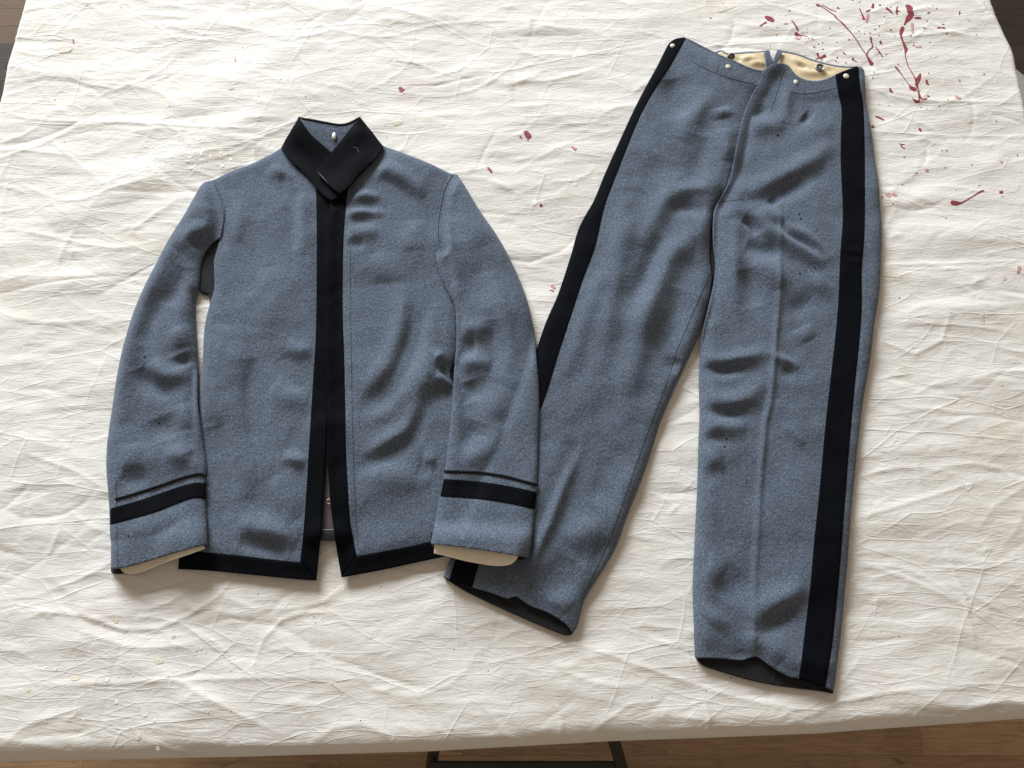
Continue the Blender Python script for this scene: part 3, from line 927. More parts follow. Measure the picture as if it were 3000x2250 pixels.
def seam(panel, pts, h0, parent, w=0.0011, mat=None, lift=0.0004, name='seam'):
    c = place(panel, catmull(np.asarray(pts, float), 7.0), h0)[0]
    T = np.gradient(c, axis=0); T /= np.linalg.norm(T, axis=1)[:, None]+1e-12
    nrm = np.stack([-T[:, 1], T[:, 0]], 1)
    taper = np.clip(np.minimum(np.arange(len(c)), np.arange(len(c))[::-1])/4.0, 0.15, 1)[:, None]
    P = np.stack([c+nrm*w/2*taper, c, c-nrm*w/2*taper], 1).reshape(-1, 2)
    z = panel.height(P)+lift
    V = np.column_stack([P, TABLE_Z+z]); F = grid_faces(len(c), 3)
    a, b, d = V[F[0, 0]], V[F[0, 1]], V[F[0, 2]]
    if np.cross(b-a, d-b)[2] < 0: F = F[:, ::-1]
    V, F = solid(V, F, 0.0008)
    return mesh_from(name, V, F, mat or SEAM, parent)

def cord_on(panel, pts, h0, r, parent, name, mat, lift=0.0006):
    c = place(panel, catmull(np.asarray(pts, float), 7.0), h0)[0]
    z = panel.height(c)+lift
    return tube(name, np.column_stack([c, TABLE_Z+z]), r, mat, parent)

def button_at(panel, px, h0, r, parent, name='button', mat=BONE, dome=0.45, squash=1.0, rot=(0, 0, 0), lift=0.0):
    p = place(panel, [px], h0)[0]
    z = TABLE_Z+panel.height(p)[0]+lift
    pr_ = [(0.0002, r*dome), (r*0.35, r*dome*0.95), (r*0.65, r*dome*0.78), (r*0.88, r*dome*0.45), (r, r*0.08), (r*0.97, -r*0.15), (r*0.5, -r*0.3)]
    return lathe(name, pr_, mat, parent, (p[0, 0], p[0, 1], z), 28, (squash, 1, 1), rot)

def holes(panel, pts, h0, parent, r=0.0014):
    for px in pts:
        p = place(panel, [px], h0)[0][0]
        n = 9
        a = np.linspace(0, 2*math.pi, n, endpoint=False)
        rr = r*(0.7+0.6*rng.random(n))
        ring = np.stack([p[0]+rr*np.cos(a), p[1]+1.3*rr*np.sin(a)], 1)
        P = np.vstack([ring, p[None]])
        V = np.column_stack([P, TABLE_Z+panel.height(P)+0.00045])
        F = np.array([(k, (k+1) % n, n) for k in range(n)])
        mesh_from('moth_hole', V, F, HOLE, parent)

# ================================================================== TROUSERS
c0 = unproj([(2250, 1000)])[0]
trousers = root('uniform_trousers', 'blue grey wool trousers with wide black side stripes laid beside the coat', 'trousers')

# the back at the waist, seen inside with its cream lining
h = 0.006
tb = Panel('back_waist', [('o', [(2098, 152), (2112, 146), (2124, 153), (2132, 157), (2175, 154), (2238, 149), (2254, 147)]),
                          ('o', [(2254, 147), (2262, 187)]), ('o', [(2262, 187), (2278, 145)]),
                          ('o', [(2278, 145), (2295, 149), (2338, 158), (2374, 172), (2429, 187), (2472, 194), (2512, 194)]),
                          ('o', [(2512, 194), (2500, 300), (2300, 330), (2150, 260), (2030, 180), (2060, 150), (2098, 152)])],
           h, PIPING, trousers, H=0.003, of=0.5, noise=0.0006, seed=1)
ln1 = Panel('waist_lining', [('o', [(2104, 156), (2113, 150), (2122, 157), (2131, 161), (2175, 158), (2239, 153)]), ('o', [(2239, 153), (2247, 190)]),
                             ('o', [(2247, 190), (2240, 260), (2150, 240), (2090, 190), (2104, 156)])], h, CREAM, trousers, H=0.003, of=0.4, ro=0.01, noise=0.0016, lm=1.0, seed=2, nsc=(18, 14),
            folds=[([(2165, 185), (2190, 180), (2215, 185)], 4, 4), ([(2190, 198), (2215, 195), (2245, 200)], 4, 4), ([(2140, 180), (2170, 190)], -3, 3)])
ln2 = Panel('waist_lining', [('o', [(2292, 154), (2338, 163), (2374, 177), (2429, 192), (2472, 199), (2508, 199)]), ('o', [(2508, 199), (2480, 270), (2330, 290), (2290, 230), (2279, 186), (2292, 154)])],
            h, CREAM, trousers, H=0.003, of=0.4, ro=0.01, noise=0.0016, lm=1.0, seed=3, nsc=(18, 14),
            folds=[([(2310, 180), (2345, 196), (2375, 215)], 4, 4), ([(2330, 215), (2370, 225), (2420, 222)], 4, 5), ([(2330, 200), (2360, 212)], -3, 3), ([(2400, 222), (2440, 214)], -2.5, 4)])
fc1 = Panel('notch_facing', [('o', [(2239, 150), (2254, 148)]), ('o', [(2254, 148), (2263, 188)]), ('o', [(2263, 188), (2262, 200), (2248, 200), (2239, 150)])], h, WOOL, trousers, H=0.001, noise=0.0002, seed=4)
fc2 = Panel('notch_facing', [('o', [(2278, 146), (2294, 150)]), ('o', [(2294, 150), (2278, 186), (2274, 200), (2262, 200), (2262, 187)]), ('o', [(2262, 187), (2278, 146)])], h, WOOL, trousers, H=0.001, noise=0.0002, seed=5)

def crest_button(panel, px, h0, r, squash=1.0, rot=(0, 0, 0), lift=0.002):
    p = place(panel, [px], h0)[0]; z = TABLE_Z+panel.height(p)[0]+lift
    b = lathe('crest_button', [(0.0002, r*0.16), (r*0.8, r*0.16), (r*0.86, r*0.30), (r*0.95, r*0.32), (r, r*0.2), (r*0.98, -r*0.1), (r*0.5, -r*0.2)], NICKEL, trousers,
              (p[0, 0], p[0, 1], z), 36, (1, squash, 1), rot)
    # raised device in the middle of the button
    st = []
    for sx in (-1, 1):
        st.append(np.array([[0, 0.05, .16], [sx*.25, .28, .16], [sx*.52, .30, .10]])*r); st.append(np.array([[sx*.12, 0, .12], [sx*.42, .08, .10], [sx*.56, .02, .06]])*r)
        st.append(np.array([[sx*.08, -.2, .1], [sx*.35, -.42, .08]])*r)
    st.append(np.array([[0, .34, .16], [0.02, .1, .22], [0, -.2, .2], [0, -.5, .10]])*r)
    V0 = blob_sheet(st, r*0.06, 0.0, 0)
    V, F = V0; V = V.copy(); V[:, 2] = r*0.24
    V, F = solid(V, F, r*0.1)
    V[:, 1] *= squash
    mesh_from('crest', V, F, SILVER, b)
    rim = lathe('rim', [(r*0.80, r*0.22), (r*0.86, r*0.36), (r*0.95, r*0.38), (r*1.01, r*0.24)], SILVER, b, (0, 0, 0), 36, (1, squash, 1))
    return b
crest_button(ln2, (2400, 202), h, 0.0080)
crest_button(ln1, (2140, 169), h, 0.0070, 0.80, (math.radians(38), 0, 0.2), 0.003)

Panel('seat_back', [('o', [(2060, 640), (2120, 640), (2112, 780), (2100, 870), (2075, 920), (2060, 840)])], 0.004, WOOL_SHADED, trousers, H=0.001, noise=0.0003, seed=30)  # dark piece in the gap between the legs, shade in its colour
# lower layers at the two trouser bottoms
hl = 0.004
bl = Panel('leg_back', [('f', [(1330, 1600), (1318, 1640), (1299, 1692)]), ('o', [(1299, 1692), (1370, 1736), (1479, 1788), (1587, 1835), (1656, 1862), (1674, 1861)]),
                        ('f', [(1674, 1861), (1692, 1830), (1713, 1756), (1749, 1698), (1780, 1640)]), ('o', [(1780, 1640), (1560, 1600), (1330, 1600)])], hl, WOOL_SHADED, trousers, H=0.0012, noise=0.0005, seed=6)
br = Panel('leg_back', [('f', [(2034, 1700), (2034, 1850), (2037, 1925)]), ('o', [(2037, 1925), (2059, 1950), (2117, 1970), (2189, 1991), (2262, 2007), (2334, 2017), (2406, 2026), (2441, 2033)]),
                        ('f', [(2441, 2033), (2450, 1960), (2470, 1785), (2478, 1700)]), ('o', [(2478, 1700), (2250, 1690), (2034, 1700)])], hl, WOOL_SHADED, trousers, H=0.0012, noise=0.0005, seed=7)

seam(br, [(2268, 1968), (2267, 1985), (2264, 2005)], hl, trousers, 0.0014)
# the leg nearer the coat
h = 0.014
legA_out = [(1969, 120), (1958, 131), (1922, 202), (1886, 267), (1850, 339), (1777, 500), (1741, 587), (1698, 666), (1672, 753), (1636, 862), (1600, 945), (1563, 1051), (1492, 1235), (1410, 1440), (1340, 1590), (1318, 1640), (1300, 1690)]
legA_hem = [(1300, 1690), (1316, 1698), (1383, 1721), (1442, 1738), (1486, 1754), (1511, 1747), (1551, 1774), (1605, 1795), (1652, 1824), (1676, 1852)]
legA_in = [(1676, 1852), (1692, 1833), (1713, 1756), (1749, 1698), (1803, 1607), (1836, 1517), (1879, 1408), (1912, 1311), (1936, 1235), (1987, 1116), (2041, 1000), (2068, 920), (2085, 825), (2079, 753), (2083, 681), (2092, 619), (2101, 598), (2114, 578)]
legA_fly = [(2114, 578), (2150, 520), (2175, 412), (2190, 350), (2215, 296), (2240, 245), (2250, 207)]
legA_waist = [(2250, 207), (2233, 207), (2197, 198), (2157, 180), (2103, 157), (2053, 132), (2009, 111), (1985, 113), (1969, 120)]
FA = [([(2088, 640), (2020, 700), (1962, 765), (1915, 860), (1885, 950), (1853, 1080), (1830, 1180)], 8, 15),
      ([(1985, 530), (1940, 600), (1905, 680), (1890, 740)], 5, 13), ([(1840, 560), (1822, 700), (1795, 850), (1770, 1000), (1750, 1120)], 6, 15),
      ([(1765, 790), (1725, 900), (1690, 1010), (1650, 1110)], 4, 11), ([(2000, 850), (1965, 960), (1920, 1060)], -5, 16), ([(1930, 690), (1900, 800), (1860, 900)], -5, 11),
      ([(2100, 270), (2060, 310), (2020, 360), (1990, 420)], 6, 14), ([(1960, 230), (1975, 290), (2010, 345)], -6, 14), ([(2110, 380), (2125, 430), (2130, 480)], 4.5, 12),
      ([(2060, 400), (2050, 470), (2030, 540)], -4.5, 15), ([(2105, 320), (2120, 350)], 4, 12), ([(2080, 560), (2020, 560), (1970, 580)], 4, 9), ([(2070, 620), (2000, 610), (1960, 630)], -4, 9),
      ([(1700, 1320), (1650, 1430), (1612, 1531), (1570, 1620), (1545, 1680), (1520, 1750)], 5, 6), ([(1640, 1300), (1590, 1420), (1560, 1500)], 3, 16),
      ([(1760, 1540), (1700, 1570), (1660, 1600)], 4.5, 14), ([(1830, 1300), (1780, 1400), (1740, 1480)], -3, 16), ([(1680, 1640), (1640, 1700), (1610, 1760)], -4, 16), ([(1790, 1580), (1760, 1620), (1740, 1680)], -3, 8),
      ([(1480, 1690), (1440, 1670)], -4, 10), ([(1610, 1780), (1640, 1760), (1670, 1790)], 3, 12), ([(1990, 1050), (1960, 1090)], -4, 10), ([(1920, 160), (1900, 230)], 2, 8)]
pa = Panel('trouser_leg', [('f', legA_out), ('o', legA_hem), ('f', legA_in), ('o', legA_fly), ('o', legA_waist)], h, WOOL, trousers, H=0.0150, rf=0.022, of=0.72, ro=0.03,
           folds=FA, gain=1.75, noise=0.0042, seed=8, over=0.002)
sa = strip('side_stripe', pa, [(1969, 119), (1957, 131), (1921, 202), (1885, 267), (1849, 339), (1776, 500), (1740, 587), (1697, 666), (1671, 753), (1635, 862), (1599, 945), (1562, 1051), (1491, 1237), (1412, 1446), (1352, 1590), (1334, 1640), (1316, 1699)],
           [(2009, 111), (1995, 137), (1958, 202), (1915, 267), (1872, 347), (1810, 500), (1770, 608), (1745, 717), (1708, 818), (1672, 927), (1640, 1024), (1594, 1171), (1530, 1330), (1450, 1530), (1403, 1654), (1383, 1721)], h, STRIPE, trousers, lift=0.0013, nacross=26)
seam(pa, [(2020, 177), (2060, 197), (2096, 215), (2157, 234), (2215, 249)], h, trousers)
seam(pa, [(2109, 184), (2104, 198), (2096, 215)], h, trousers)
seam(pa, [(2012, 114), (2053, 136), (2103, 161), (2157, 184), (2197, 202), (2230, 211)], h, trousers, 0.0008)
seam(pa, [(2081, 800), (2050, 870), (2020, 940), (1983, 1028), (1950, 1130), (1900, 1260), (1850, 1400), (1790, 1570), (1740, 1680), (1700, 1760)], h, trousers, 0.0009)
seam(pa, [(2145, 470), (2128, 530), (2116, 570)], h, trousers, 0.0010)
0 and seam(pa, [(1395, 1690), (1470, 1716), (1520, 1722), (1600, 1762), (1690, 1800)], h, trousers, 0.0007)

# the other leg, whose fly edge lies over the first
h = 0.017
legB_in = [(2101, 596), (2092, 619), (2089, 674), (2091, 724), (2096, 768), (2093, 818), (2080, 880), (2061, 963), (2052, 1024), (2048, 1108), (2050, 1217), (2047, 1289), (2043, 1434), (2036, 1579), (2030, 1731), (2036, 1875), (2039, 1928)]
legB_hem = [(2039, 1928), (2048, 1928), (2117, 1930), (2171, 1935), (2207, 1924), (2222, 1926), (2247, 1944), (2280, 1966), (2316, 1984), (2341, 1988), (2380, 2000), (2417, 2013), (2441, 2024)]
legB_out = [(2441, 2024), (2444, 2016), (2453, 1948), (2462, 1875), (2471, 1785), (2482, 1658), (2486, 1597), (2493, 1506), (2504, 1398), (2515, 1289), (2529, 1174), (2547, 1072), (2561, 952), (2575, 862), (2580, 771), (2582, 699), (2579, 618), (2573, 538), (2559, 448), (2550, 375), (2537, 303), (2535, 249), (2532, 205), (2524, 195)]
legB_waist = [(2524, 195), (2512, 196), (2479, 205), (2447, 219), (2411, 234), (2374, 236), (2345, 227), (2327, 213), (2309, 191), (2284, 184), (2259, 191), (2237, 205)]
legB_fly = [(2237, 205), (2222, 245), (2194, 296), (2175, 350), (2161, 412), (2148, 480), (2139, 524), (2118, 567), (2101, 596)]
FB = [([(2120, 525), (2200, 560), (2300, 515), (2380, 470), (2445, 410)], 7, 14), ([(2215, 590), (2300, 560), (2400, 500)], -5, 11),
      ([(2195, 620), (2230, 660), (2265, 690), (2325, 728), (2390, 765), (2420, 760)], 8, 9), ([(2175, 640), (2205, 660), (2225, 690)], -8, 7), ([(2185, 715), (2225, 730), (2290, 745)], -7, 12),
      ([(2290, 660), (2350, 690), (2400, 735), (2418, 752)], 5, 7), ([(2300, 690), (2350, 715), (2395, 745)], -4, 5), ([(2225, 615), (2260, 640), (2300, 640)], 5, 9), ([(2255, 580), (2280, 600)], -4, 9),
      ([(2145, 640), (2150, 740), (2152, 830), (2158, 900)], 5.5, 10), ([(2175, 790), (2195, 840), (2220, 900)], -6, 12), ([(2200, 770), (2250, 800), (2290, 850)], 5, 13),
      ([(2255, 315), (2225, 320), (2200, 330)], -6, 11), ([(2195, 375), (2245, 370), (2300, 365)], 6.5, 13), ([(2310, 260), (2300, 320), (2295, 370)], 4, 8), ([(2350, 340), (2375, 355)], -5, 12), ([(2300, 420), (2370, 400), (2440, 340)], 4, 16),
      ([(2230, 250), (2215, 290)], -3, 9), ([(2282, 560), (2280, 724), (2278, 898), (2267, 1024), (2257, 1163), (2240, 1253), (2225, 1434), (2212, 1700), (2205, 1925)], 2.8, 3.2), ([(2280, 850), (2267, 1020), (2256, 1180)], 2.0, 14),
      ([(2055, 1040), (2110, 1060), (2180, 1050), (2260, 1030)], 6, 9), ([(2055, 1075), (2110, 1085), (2190, 1075)], -6, 7), ([(2055, 1155), (2120, 1180), (2190, 1165), (2240, 1110)], 6.5, 11), ([(2062, 1195), (2130, 1215), (2200, 1195)], -5, 7),
      ([(2055, 1250), (2120, 1255), (2190, 1250)], 5, 10), ([(2060, 1285), (2130, 1285)], -4, 8), ([(2055, 1350), (2120, 1345)], 3.5, 12), ([(2062, 1385), (2110, 1390)], -3, 10), ([(2260, 1045), (2300, 1060), (2340, 1080)], 5, 6), ([(2290, 1080), (2330, 1095)], -3, 9),
      ([(2300, 1240), (2330, 1280), (2355, 1310)], 3, 6), ([(2400, 850), (2360, 890), (2310, 910)], -3.5, 12), ([(2420, 820), (2380, 850)], 4, 14), ([(2340, 960), (2370, 1000)], 3.5, 14),
      ([(2355, 1705), (2300, 1750), (2240, 1790), (2200, 1830)], 8, 12), ([(2330, 1785), (2280, 1815), (2235, 1838)], -7, 10), ([(2225, 1870), (2250, 1900), (2290, 1940)], 5, 11), ([(2120, 1760), (2150, 1720), (2190, 1690)], -4, 14), ([(2080, 1830), (2110, 1790)], 4, 16),
      ([(2060, 1660), (2120, 1690)], 4, 16), ([(2205, 1850), (2208, 1925)], 5, 8), ([(2170, 1905), (2175, 1935)], -4, 9), ([(2525, 745), (2470, 738)], 2.0, 4), ([(2525, 775), (2470, 768)], 1.6, 4)]
pb = Panel('trouser_leg', [('f', legB_in), ('o', legB_hem), ('f', legB_out), ('o', legB_waist), ('o', legB_fly)], h, WOOL, trousers, H=0.0155, rf=0.022, of=0.62, ro=0.03,
           folds=FB, gain=1.5, noise=0.0040, seed=9, over=0.002)
sb = strip('side_stripe', pb, [(2447, 219), (2454, 267), (2465, 321), (2463, 394), (2463, 484), (2469, 627), (2461, 753), (2456, 880), (2445, 1006), (2421, 1217), (2401, 1434), (2386, 1575), (2374, 1713), (2359, 1839), (2348, 1930), (2340, 1988)],
           [(2514, 196), (2519, 253), (2528, 303), (2532, 412), (2533, 500), (2532, 681), (2524, 789), (2524, 898), (2517, 1000), (2502, 1145), (2486, 1326), (2475, 1470), (2467, 1575), (2457, 1695), (2439, 1875), (2428, 1948), (2417, 2013)], h, STRIPE, trousers, lift=0.0013, nacross=24)
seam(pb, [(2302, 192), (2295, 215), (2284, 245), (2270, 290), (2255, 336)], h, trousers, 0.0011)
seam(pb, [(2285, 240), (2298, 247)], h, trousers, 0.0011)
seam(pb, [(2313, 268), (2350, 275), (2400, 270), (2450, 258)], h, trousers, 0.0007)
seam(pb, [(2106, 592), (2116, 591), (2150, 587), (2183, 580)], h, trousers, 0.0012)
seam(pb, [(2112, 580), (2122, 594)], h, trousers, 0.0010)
0 and seam(pb, [(2045, 1880), (2120, 1885), (2210, 1880), (2290, 1915), (2350, 1945)], h, trousers, 0.0006)
holes(pb, [(2342, 628), (2346, 641), (2387, 785), (2343, 800), (2128, 1286), (2123, 1308), (2278, 395), (2280, 397)], h, trousers, 0.0013)
button_at(pa, (1970, 136), h, 0.0046, trousers, lift=0.0016)
button_at(pa, (2133, 196), h, 0.0047, trousers, lift=0.0004)
button_at(pb, (2331, 241), h, 0.0050, trousers, lift=0.0004, squash=0.78)
button_at(pb, (2478, 225), h, 0.0053, trousers, lift=0.0016)

# ================================================================== COAT
coat = root('uniform_coat', 'blue grey wool cadet coat with black ribbed collar and edge braid', 'coat')
h = 0.004
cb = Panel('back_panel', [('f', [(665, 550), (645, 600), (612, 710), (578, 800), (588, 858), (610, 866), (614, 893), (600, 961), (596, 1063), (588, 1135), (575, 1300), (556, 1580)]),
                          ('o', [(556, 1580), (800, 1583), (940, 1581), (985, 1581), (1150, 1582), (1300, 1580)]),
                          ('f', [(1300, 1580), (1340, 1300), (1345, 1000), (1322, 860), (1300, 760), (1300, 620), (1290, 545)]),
                          ('o', [(1290, 545), (1124, 470), (980, 490), (823, 475), (665, 550)])], h, WOOL_SHADED, coat, H=0.003, noise=0.0008, seed=11)  # outer wool in the armpit, its shade painted by the darkened wool
Panel('back_lining', [('o', [(905, 1250), (1020, 1250), (1015, 1549), (925, 1552)])], 0.008, LINING, coat, H=0.001, noise=0.0006, seed=12, nsc=(20, 20),
      folds=[([(930, 1523), (985, 1523)], -1.2, 2.5)])
Panel('back_hem_facing', [('o', [(915, 1552), (1005, 1549)]), ('o', [(1005, 1549), (1008, 1581), (915, 1581), (915, 1552)])], 0.008, FACING, coat, H=0.001, noise=0.0005, seed=13, nsc=(25, 25))

# front, image left
h = 0.013
fl_edge = [(985, 560), (978, 620), (970, 734), (966, 900), (960, 1045), (958, 1153), (956, 1262), (949, 1406), (944, 1481), (938, 1571), (926, 1700)]
fl_hem = [(926, 1700), (879, 1697), (734, 1683), (625, 1672), (522, 1666)]
fl_side = [(522, 1666), (545, 1500), (575, 1300), (584, 1135), (593, 1063), (599, 961), (614, 893), (628, 842), (627, 766), (636, 730), (645, 694)]
fl_arm = [(645, 694), (655, 640), (653, 604), (640, 560), (622, 529)]
fl_top = [(622, 529), (680, 503), (740, 480), (790, 455), (823, 434)]
FL = [([(815, 1050), (850, 1085), (900, 1140)], -6.5, 10), ([(800, 1130), (850, 1160), (910, 1170)], 4, 14), ([(840, 1020), (880, 1030), (920, 1030)], 4, 9),
      ([(715, 1000), (705, 1150), (712, 1300), (722, 1480)], 5, 16), ([(735, 1050), (745, 1180), (740, 1300)], -5.5, 13), ([(660, 950), (640, 1100), (632, 1250)], 4, 16),
      ([(690, 1540), (760, 1548), (830, 1570), (880, 1590)], 7, 13), ([(700, 1585), (780, 1600), (850, 1618)], -5.5, 9), ([(835, 1335), (870, 1350), (900, 1362)], 4.5, 7), ([(800, 1400), (840, 1470), (880, 1520)], 3.5, 16),
      ([(863, 545), (860, 640), (862, 740)], -4, 8), ([(885, 560), (888, 660), (885, 760)], 4.5, 11), ([(790, 490), (830, 505), (870, 520)], 5, 13), ([(820, 545), (850, 540)], -5, 12),
      ([(740, 640), (720, 760), (715, 880)], -3.5, 22), ([(790, 780), (800, 900), (780, 1000)], 4.5, 20), ([(650, 1350), (640, 1450), (650, 1530)], -4.5, 14), ([(665, 560), (690, 640), (700, 720)], 3.5, 18), ([(620, 1250), (640, 1340)], -4.5, 13)]
pl = Panel('front_panel', [('o', fl_edge), ('o', fl_hem), ('f', fl_side), ('o', fl_arm), ('f', fl_top), ('o', [(823, 434), (860, 480), (930, 540), (985, 560)])], h, WOOL, coat, H=0.0125, rf=0.018, of=0.48, ro=0.035, folds=FL, gain=1.7, noise=0.0044, seed=14)
strip('front_braid', pl, [(926, 545), (928, 698), (927, 900), (924, 1008), (915, 1153), (904, 1334), (893, 1510), (880, 1647)], [(990, 560), (979, 698), (967, 900), (960.5, 1045), (959, 1153), (957, 1262), (950, 1406), (945, 1481), (939, 1571), (926.5, 1701)],
      h, BRAID, coat, ripple=0.0011, nacross=18, seed=1)
strip('hem_braid', pl, [(880, 1647), (806, 1640), (698, 1627), (597, 1618), (525, 1614)], [(926.5, 1701), (879, 1698), (734, 1684), (625, 1673), (521.5, 1667)], h, BRAID, coat, ripple=0.0008, nacross=18, seed=2)

# front, image right, lapping over the other
h = 0.016
fr_edge = [(972, 575), (961, 662), (955, 806), (955, 900), (958, 1081), (959, 1225), (960, 1334), (965, 1424), (974, 1517), (987, 1607), (1002, 1691)]
fr_hem = [(1002, 1691), (1117, 1669), (1262, 1638), (1310, 1628)]
fr_side = [(1310, 1628), (1335, 1450), (1350, 1300), (1352, 1180), (1335, 1140), (1322, 1110), (1320, 1085), (1330, 1060), (1342, 1020), (1342, 920), (1322, 860), (1298, 800), (1290, 752), (1288, 720)]
fr_arm = [(1288, 720), (1284, 662), (1290, 607), (1302, 553), (1325, 511)]
fr_top = [(1325, 511), (1262, 481), (1189, 452), (1124, 428)]
FR = [([(1090, 487), (1150, 505), (1200, 540), (1245, 580)], 7, 13), ([(1105, 520), (1160, 555), (1220, 600)], -6, 11), ([(1018, 575), (1060, 572), (1115, 580)], 5, 8), ([(1025, 603), (1070, 600), (1110, 606)], -4.5, 7),
      ([(1018, 628), (1070, 622), (1130, 625)], 4, 7), ([(1030, 650), (1070, 645), (1105, 645)], -4, 6), ([(1015, 690), (1060, 685), (1110, 680)], 4.5, 10), ([(1015, 718), (1070, 716)], -3, 7),
      ([(1175, 820), (1180, 920), (1160, 1020), (1110, 1110), (1050, 1165)], 6.5, 13), ([(1225, 800), (1228, 900), (1205, 1010), (1150, 1125), (1065, 1210)], -7, 11),
      ([(1260, 900), (1255, 1000), (1225, 1110), (1160, 1190), (1060, 1240)], 4.5, 12), ([(1290, 1010), (1270, 1080), (1240, 1170), (1200, 1262), (1130, 1305), (1055, 1345)], 8, 12), ([(1262, 1125), (1232, 1230), (1200, 1290), (1120, 1342), (1050, 1368)], -8, 9),
      ([(1308, 1080), (1290, 1085)], -9, 7), ([(1285, 1100), (1305, 1122), (1330, 1128)], 7, 5), ([(1328, 1145), (1300, 1150), (1275, 1170)], -7, 8), ([(1275, 1050), (1300, 1055)], 5, 7),
      ([(1030, 1400), (1110, 1392), (1200, 1400), (1270, 1420)], 5, 14), ([(1220, 1370), (1260, 1380)], -4, 9), ([(1240, 1345), (1280, 1350)], 4, 8), ([(1060, 1480), (1120, 1500), (1180, 1490)], -3.5, 18), ([(1040, 800), (1090, 880), (1100, 960)], -3.5, 22), ([(1110, 740), (1120, 830)], 4, 20),
      ([(1210, 640), (1215, 740)], 4, 18), ([(1250, 830), (1262, 900)], -4.5, 10)]
pr_p = Panel('front_panel', [('o', fr_edge), ('o', fr_hem), ('f', fr_side), ('o', fr_arm), ('f', fr_top), ('o', [(1124, 428), (1070, 490), (1020, 545), (972, 575)])], h, WOOL, coat, H=0.0125, rf=0.018, of=0.42, ro=0.04, folds=FR, gain=1.45, noise=0.0040, seed=15)
strip('front_braid', pr_p, [(971, 575), (960, 662), (954.5, 806), (954.5, 900), (957, 1081), (958.5, 1225), (959.5, 1334), (964, 1424), (973, 1517), (986, 1607), (1001, 1692)], [(1020, 548), (1010, 643), (1005, 734), (1003.5, 900), (1008, 1045), (1011, 1189), (1014, 1334), (1023, 1493), (1030, 1553), (1045, 1630)],
      h, BRAID, coat, ripple=0.0012, nacross=18, seed=3)
strip('hem_braid', pr_p, [(1045, 1630), (1117, 1616), (1189, 1603), (1262, 1586), (1322, 1574)], [(1001, 1692), (1117, 1670), (1262, 1639), (1311, 1629)], h, BRAID, coat, ripple=0.0008, nacross=18, seed=4)
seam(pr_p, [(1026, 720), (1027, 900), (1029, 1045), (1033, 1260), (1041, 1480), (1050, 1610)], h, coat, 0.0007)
# a brass eye on the facing
pe = unproj([(966, 1471)], 0.012)[0]
a = np.linspace(0, 2*math.pi, 20, endpoint=False)
tube('hook_eye', np.stack([pe[0]+0.0034*np.cos(a), pe[1]+0.0036*np.sin(a), np.full(20, TABLE_Z+bil(STACK, pe[None])[0]+0.0035)], 1), 0.0005, BRASS, coat, 6, True)

# collar: inside of the back, then the two black bands
h = 0.020
ci = Panel('collar_back', [('o', [(873, 345), (920, 352), (951, 358), (994, 365), (1023, 360), (1056, 344)]), ('f', [(1056, 344), (1060, 420), (1000, 470), (971, 480), (940, 470), (868, 420), (873, 345)])], 0.016, WOOL, coat,
           H=0.004, of=0.9, noise=0.0008, seed=16, tilt=((970, 470), (970, 350), 0.014))
strip('collar_back_edge', ci, [(874, 343), (920, 350), (951, 356), (994, 363), (1023, 358), (1056, 341)], [(877, 348), (920, 356.5), (951, 362.5), (994, 369), (1022, 364.5), (1052, 348)], 0.017, CORD, coat, lift=0.0012, nacross=5)
pk = unproj([(979, 399)], 0.016)
hz = TABLE_Z+ci.height(pk)[0]
hk = lathe('collar_hook', [(0.0003, 0.0040), (0.0028, 0.0038), (0.0039, 0.0024), (0.0041, 0.0), (0.002, -0.001)], HOOK, coat, (pk[0, 0], pk[0, 1], hz), 24, (0.95, 1.9, 1.0), (0, 0, 0.06))
cl = Panel('collar_band', [('f', [(875, 344), (850, 387), (823, 433)]), ('o', [(823, 433), (850, 470), (897, 513), (927, 551), (950, 575), (972, 589)]), ('o', [(972, 589), (1005, 566), (1040, 515), (1080, 450), (1090, 425), (1055, 385), (1035, 385), (985, 442), (971, 446)]), ('o', [(971, 446), (945, 424), (915, 398), (893, 370), (875, 344)])],
           h, BRAID, coat, H=0.008, of=0.8, rf=0.012, noise=0.0006, seed=17, tilt=((880, 500), (930, 400), 0.006))
cr_ = Panel('collar_band', [('f', [(1055, 343), (1090, 386), (1124, 429)]), ('o', [(1124, 429), (1103, 459), (1063, 502), (1022, 547), (995, 568)]), ('o', [(995, 568), (980, 558), (960, 540), (943, 520), (927, 499)]), ('o', [(927, 499), (950, 472), (971, 446), (1010, 398), (1035, 366), (1055, 343)])],
            0.028, BRAID, coat, H=0.007, of=0.8, rf=0.012, noise=0.0006, seed=18, tilt=((1060, 500), (990, 425), 0.005))
def plane_uv(p, a, b, h0):
    """ribs run along the collar: across-coordinate measured at right angles to a->b"""
    A, B = unproj([a], h0)[0], unproj([b], h0)[0]
    d = (B-A)/np.linalg.norm(B-A); n_ = np.array([-d[1], d[0]])
    me = p.obj.data
    co = np.empty(len(me.vertices)*3, np.float32); me.vertices.foreach_get('co', co); co = co.reshape(-1, 3)[:, :2]
    vi = np.empty(len(me.loops), np.int32); me.loops.foreach_get('vertex_index', vi)
    uv = np.stack([(co-A)@d, (co-A)@n_], 1)[vi]
    l = me.uv_layers.new(name='UVMap'); l.data.foreach_set('uv', uv.astype(np.float32).ravel())
plane_uv(cl, (830, 433), (960, 560), 0.02)
plane_uv(cr_, (927, 499), (1055, 343), 0.028)
seam(cr_, [(930, 502), (945, 519), (962, 538)], 0.028, coat, 0.0008, LINT)
Ll = catmull(unproj([(1032, 428), (1044, 430), (1049, 440), (1048, 441)], 0.03), 0.001)
tube('lint', np.column_stack([Ll, TABLE_Z+cr_.height(Ll)+0.0006]), 0.00022, LINT, coat, 5)
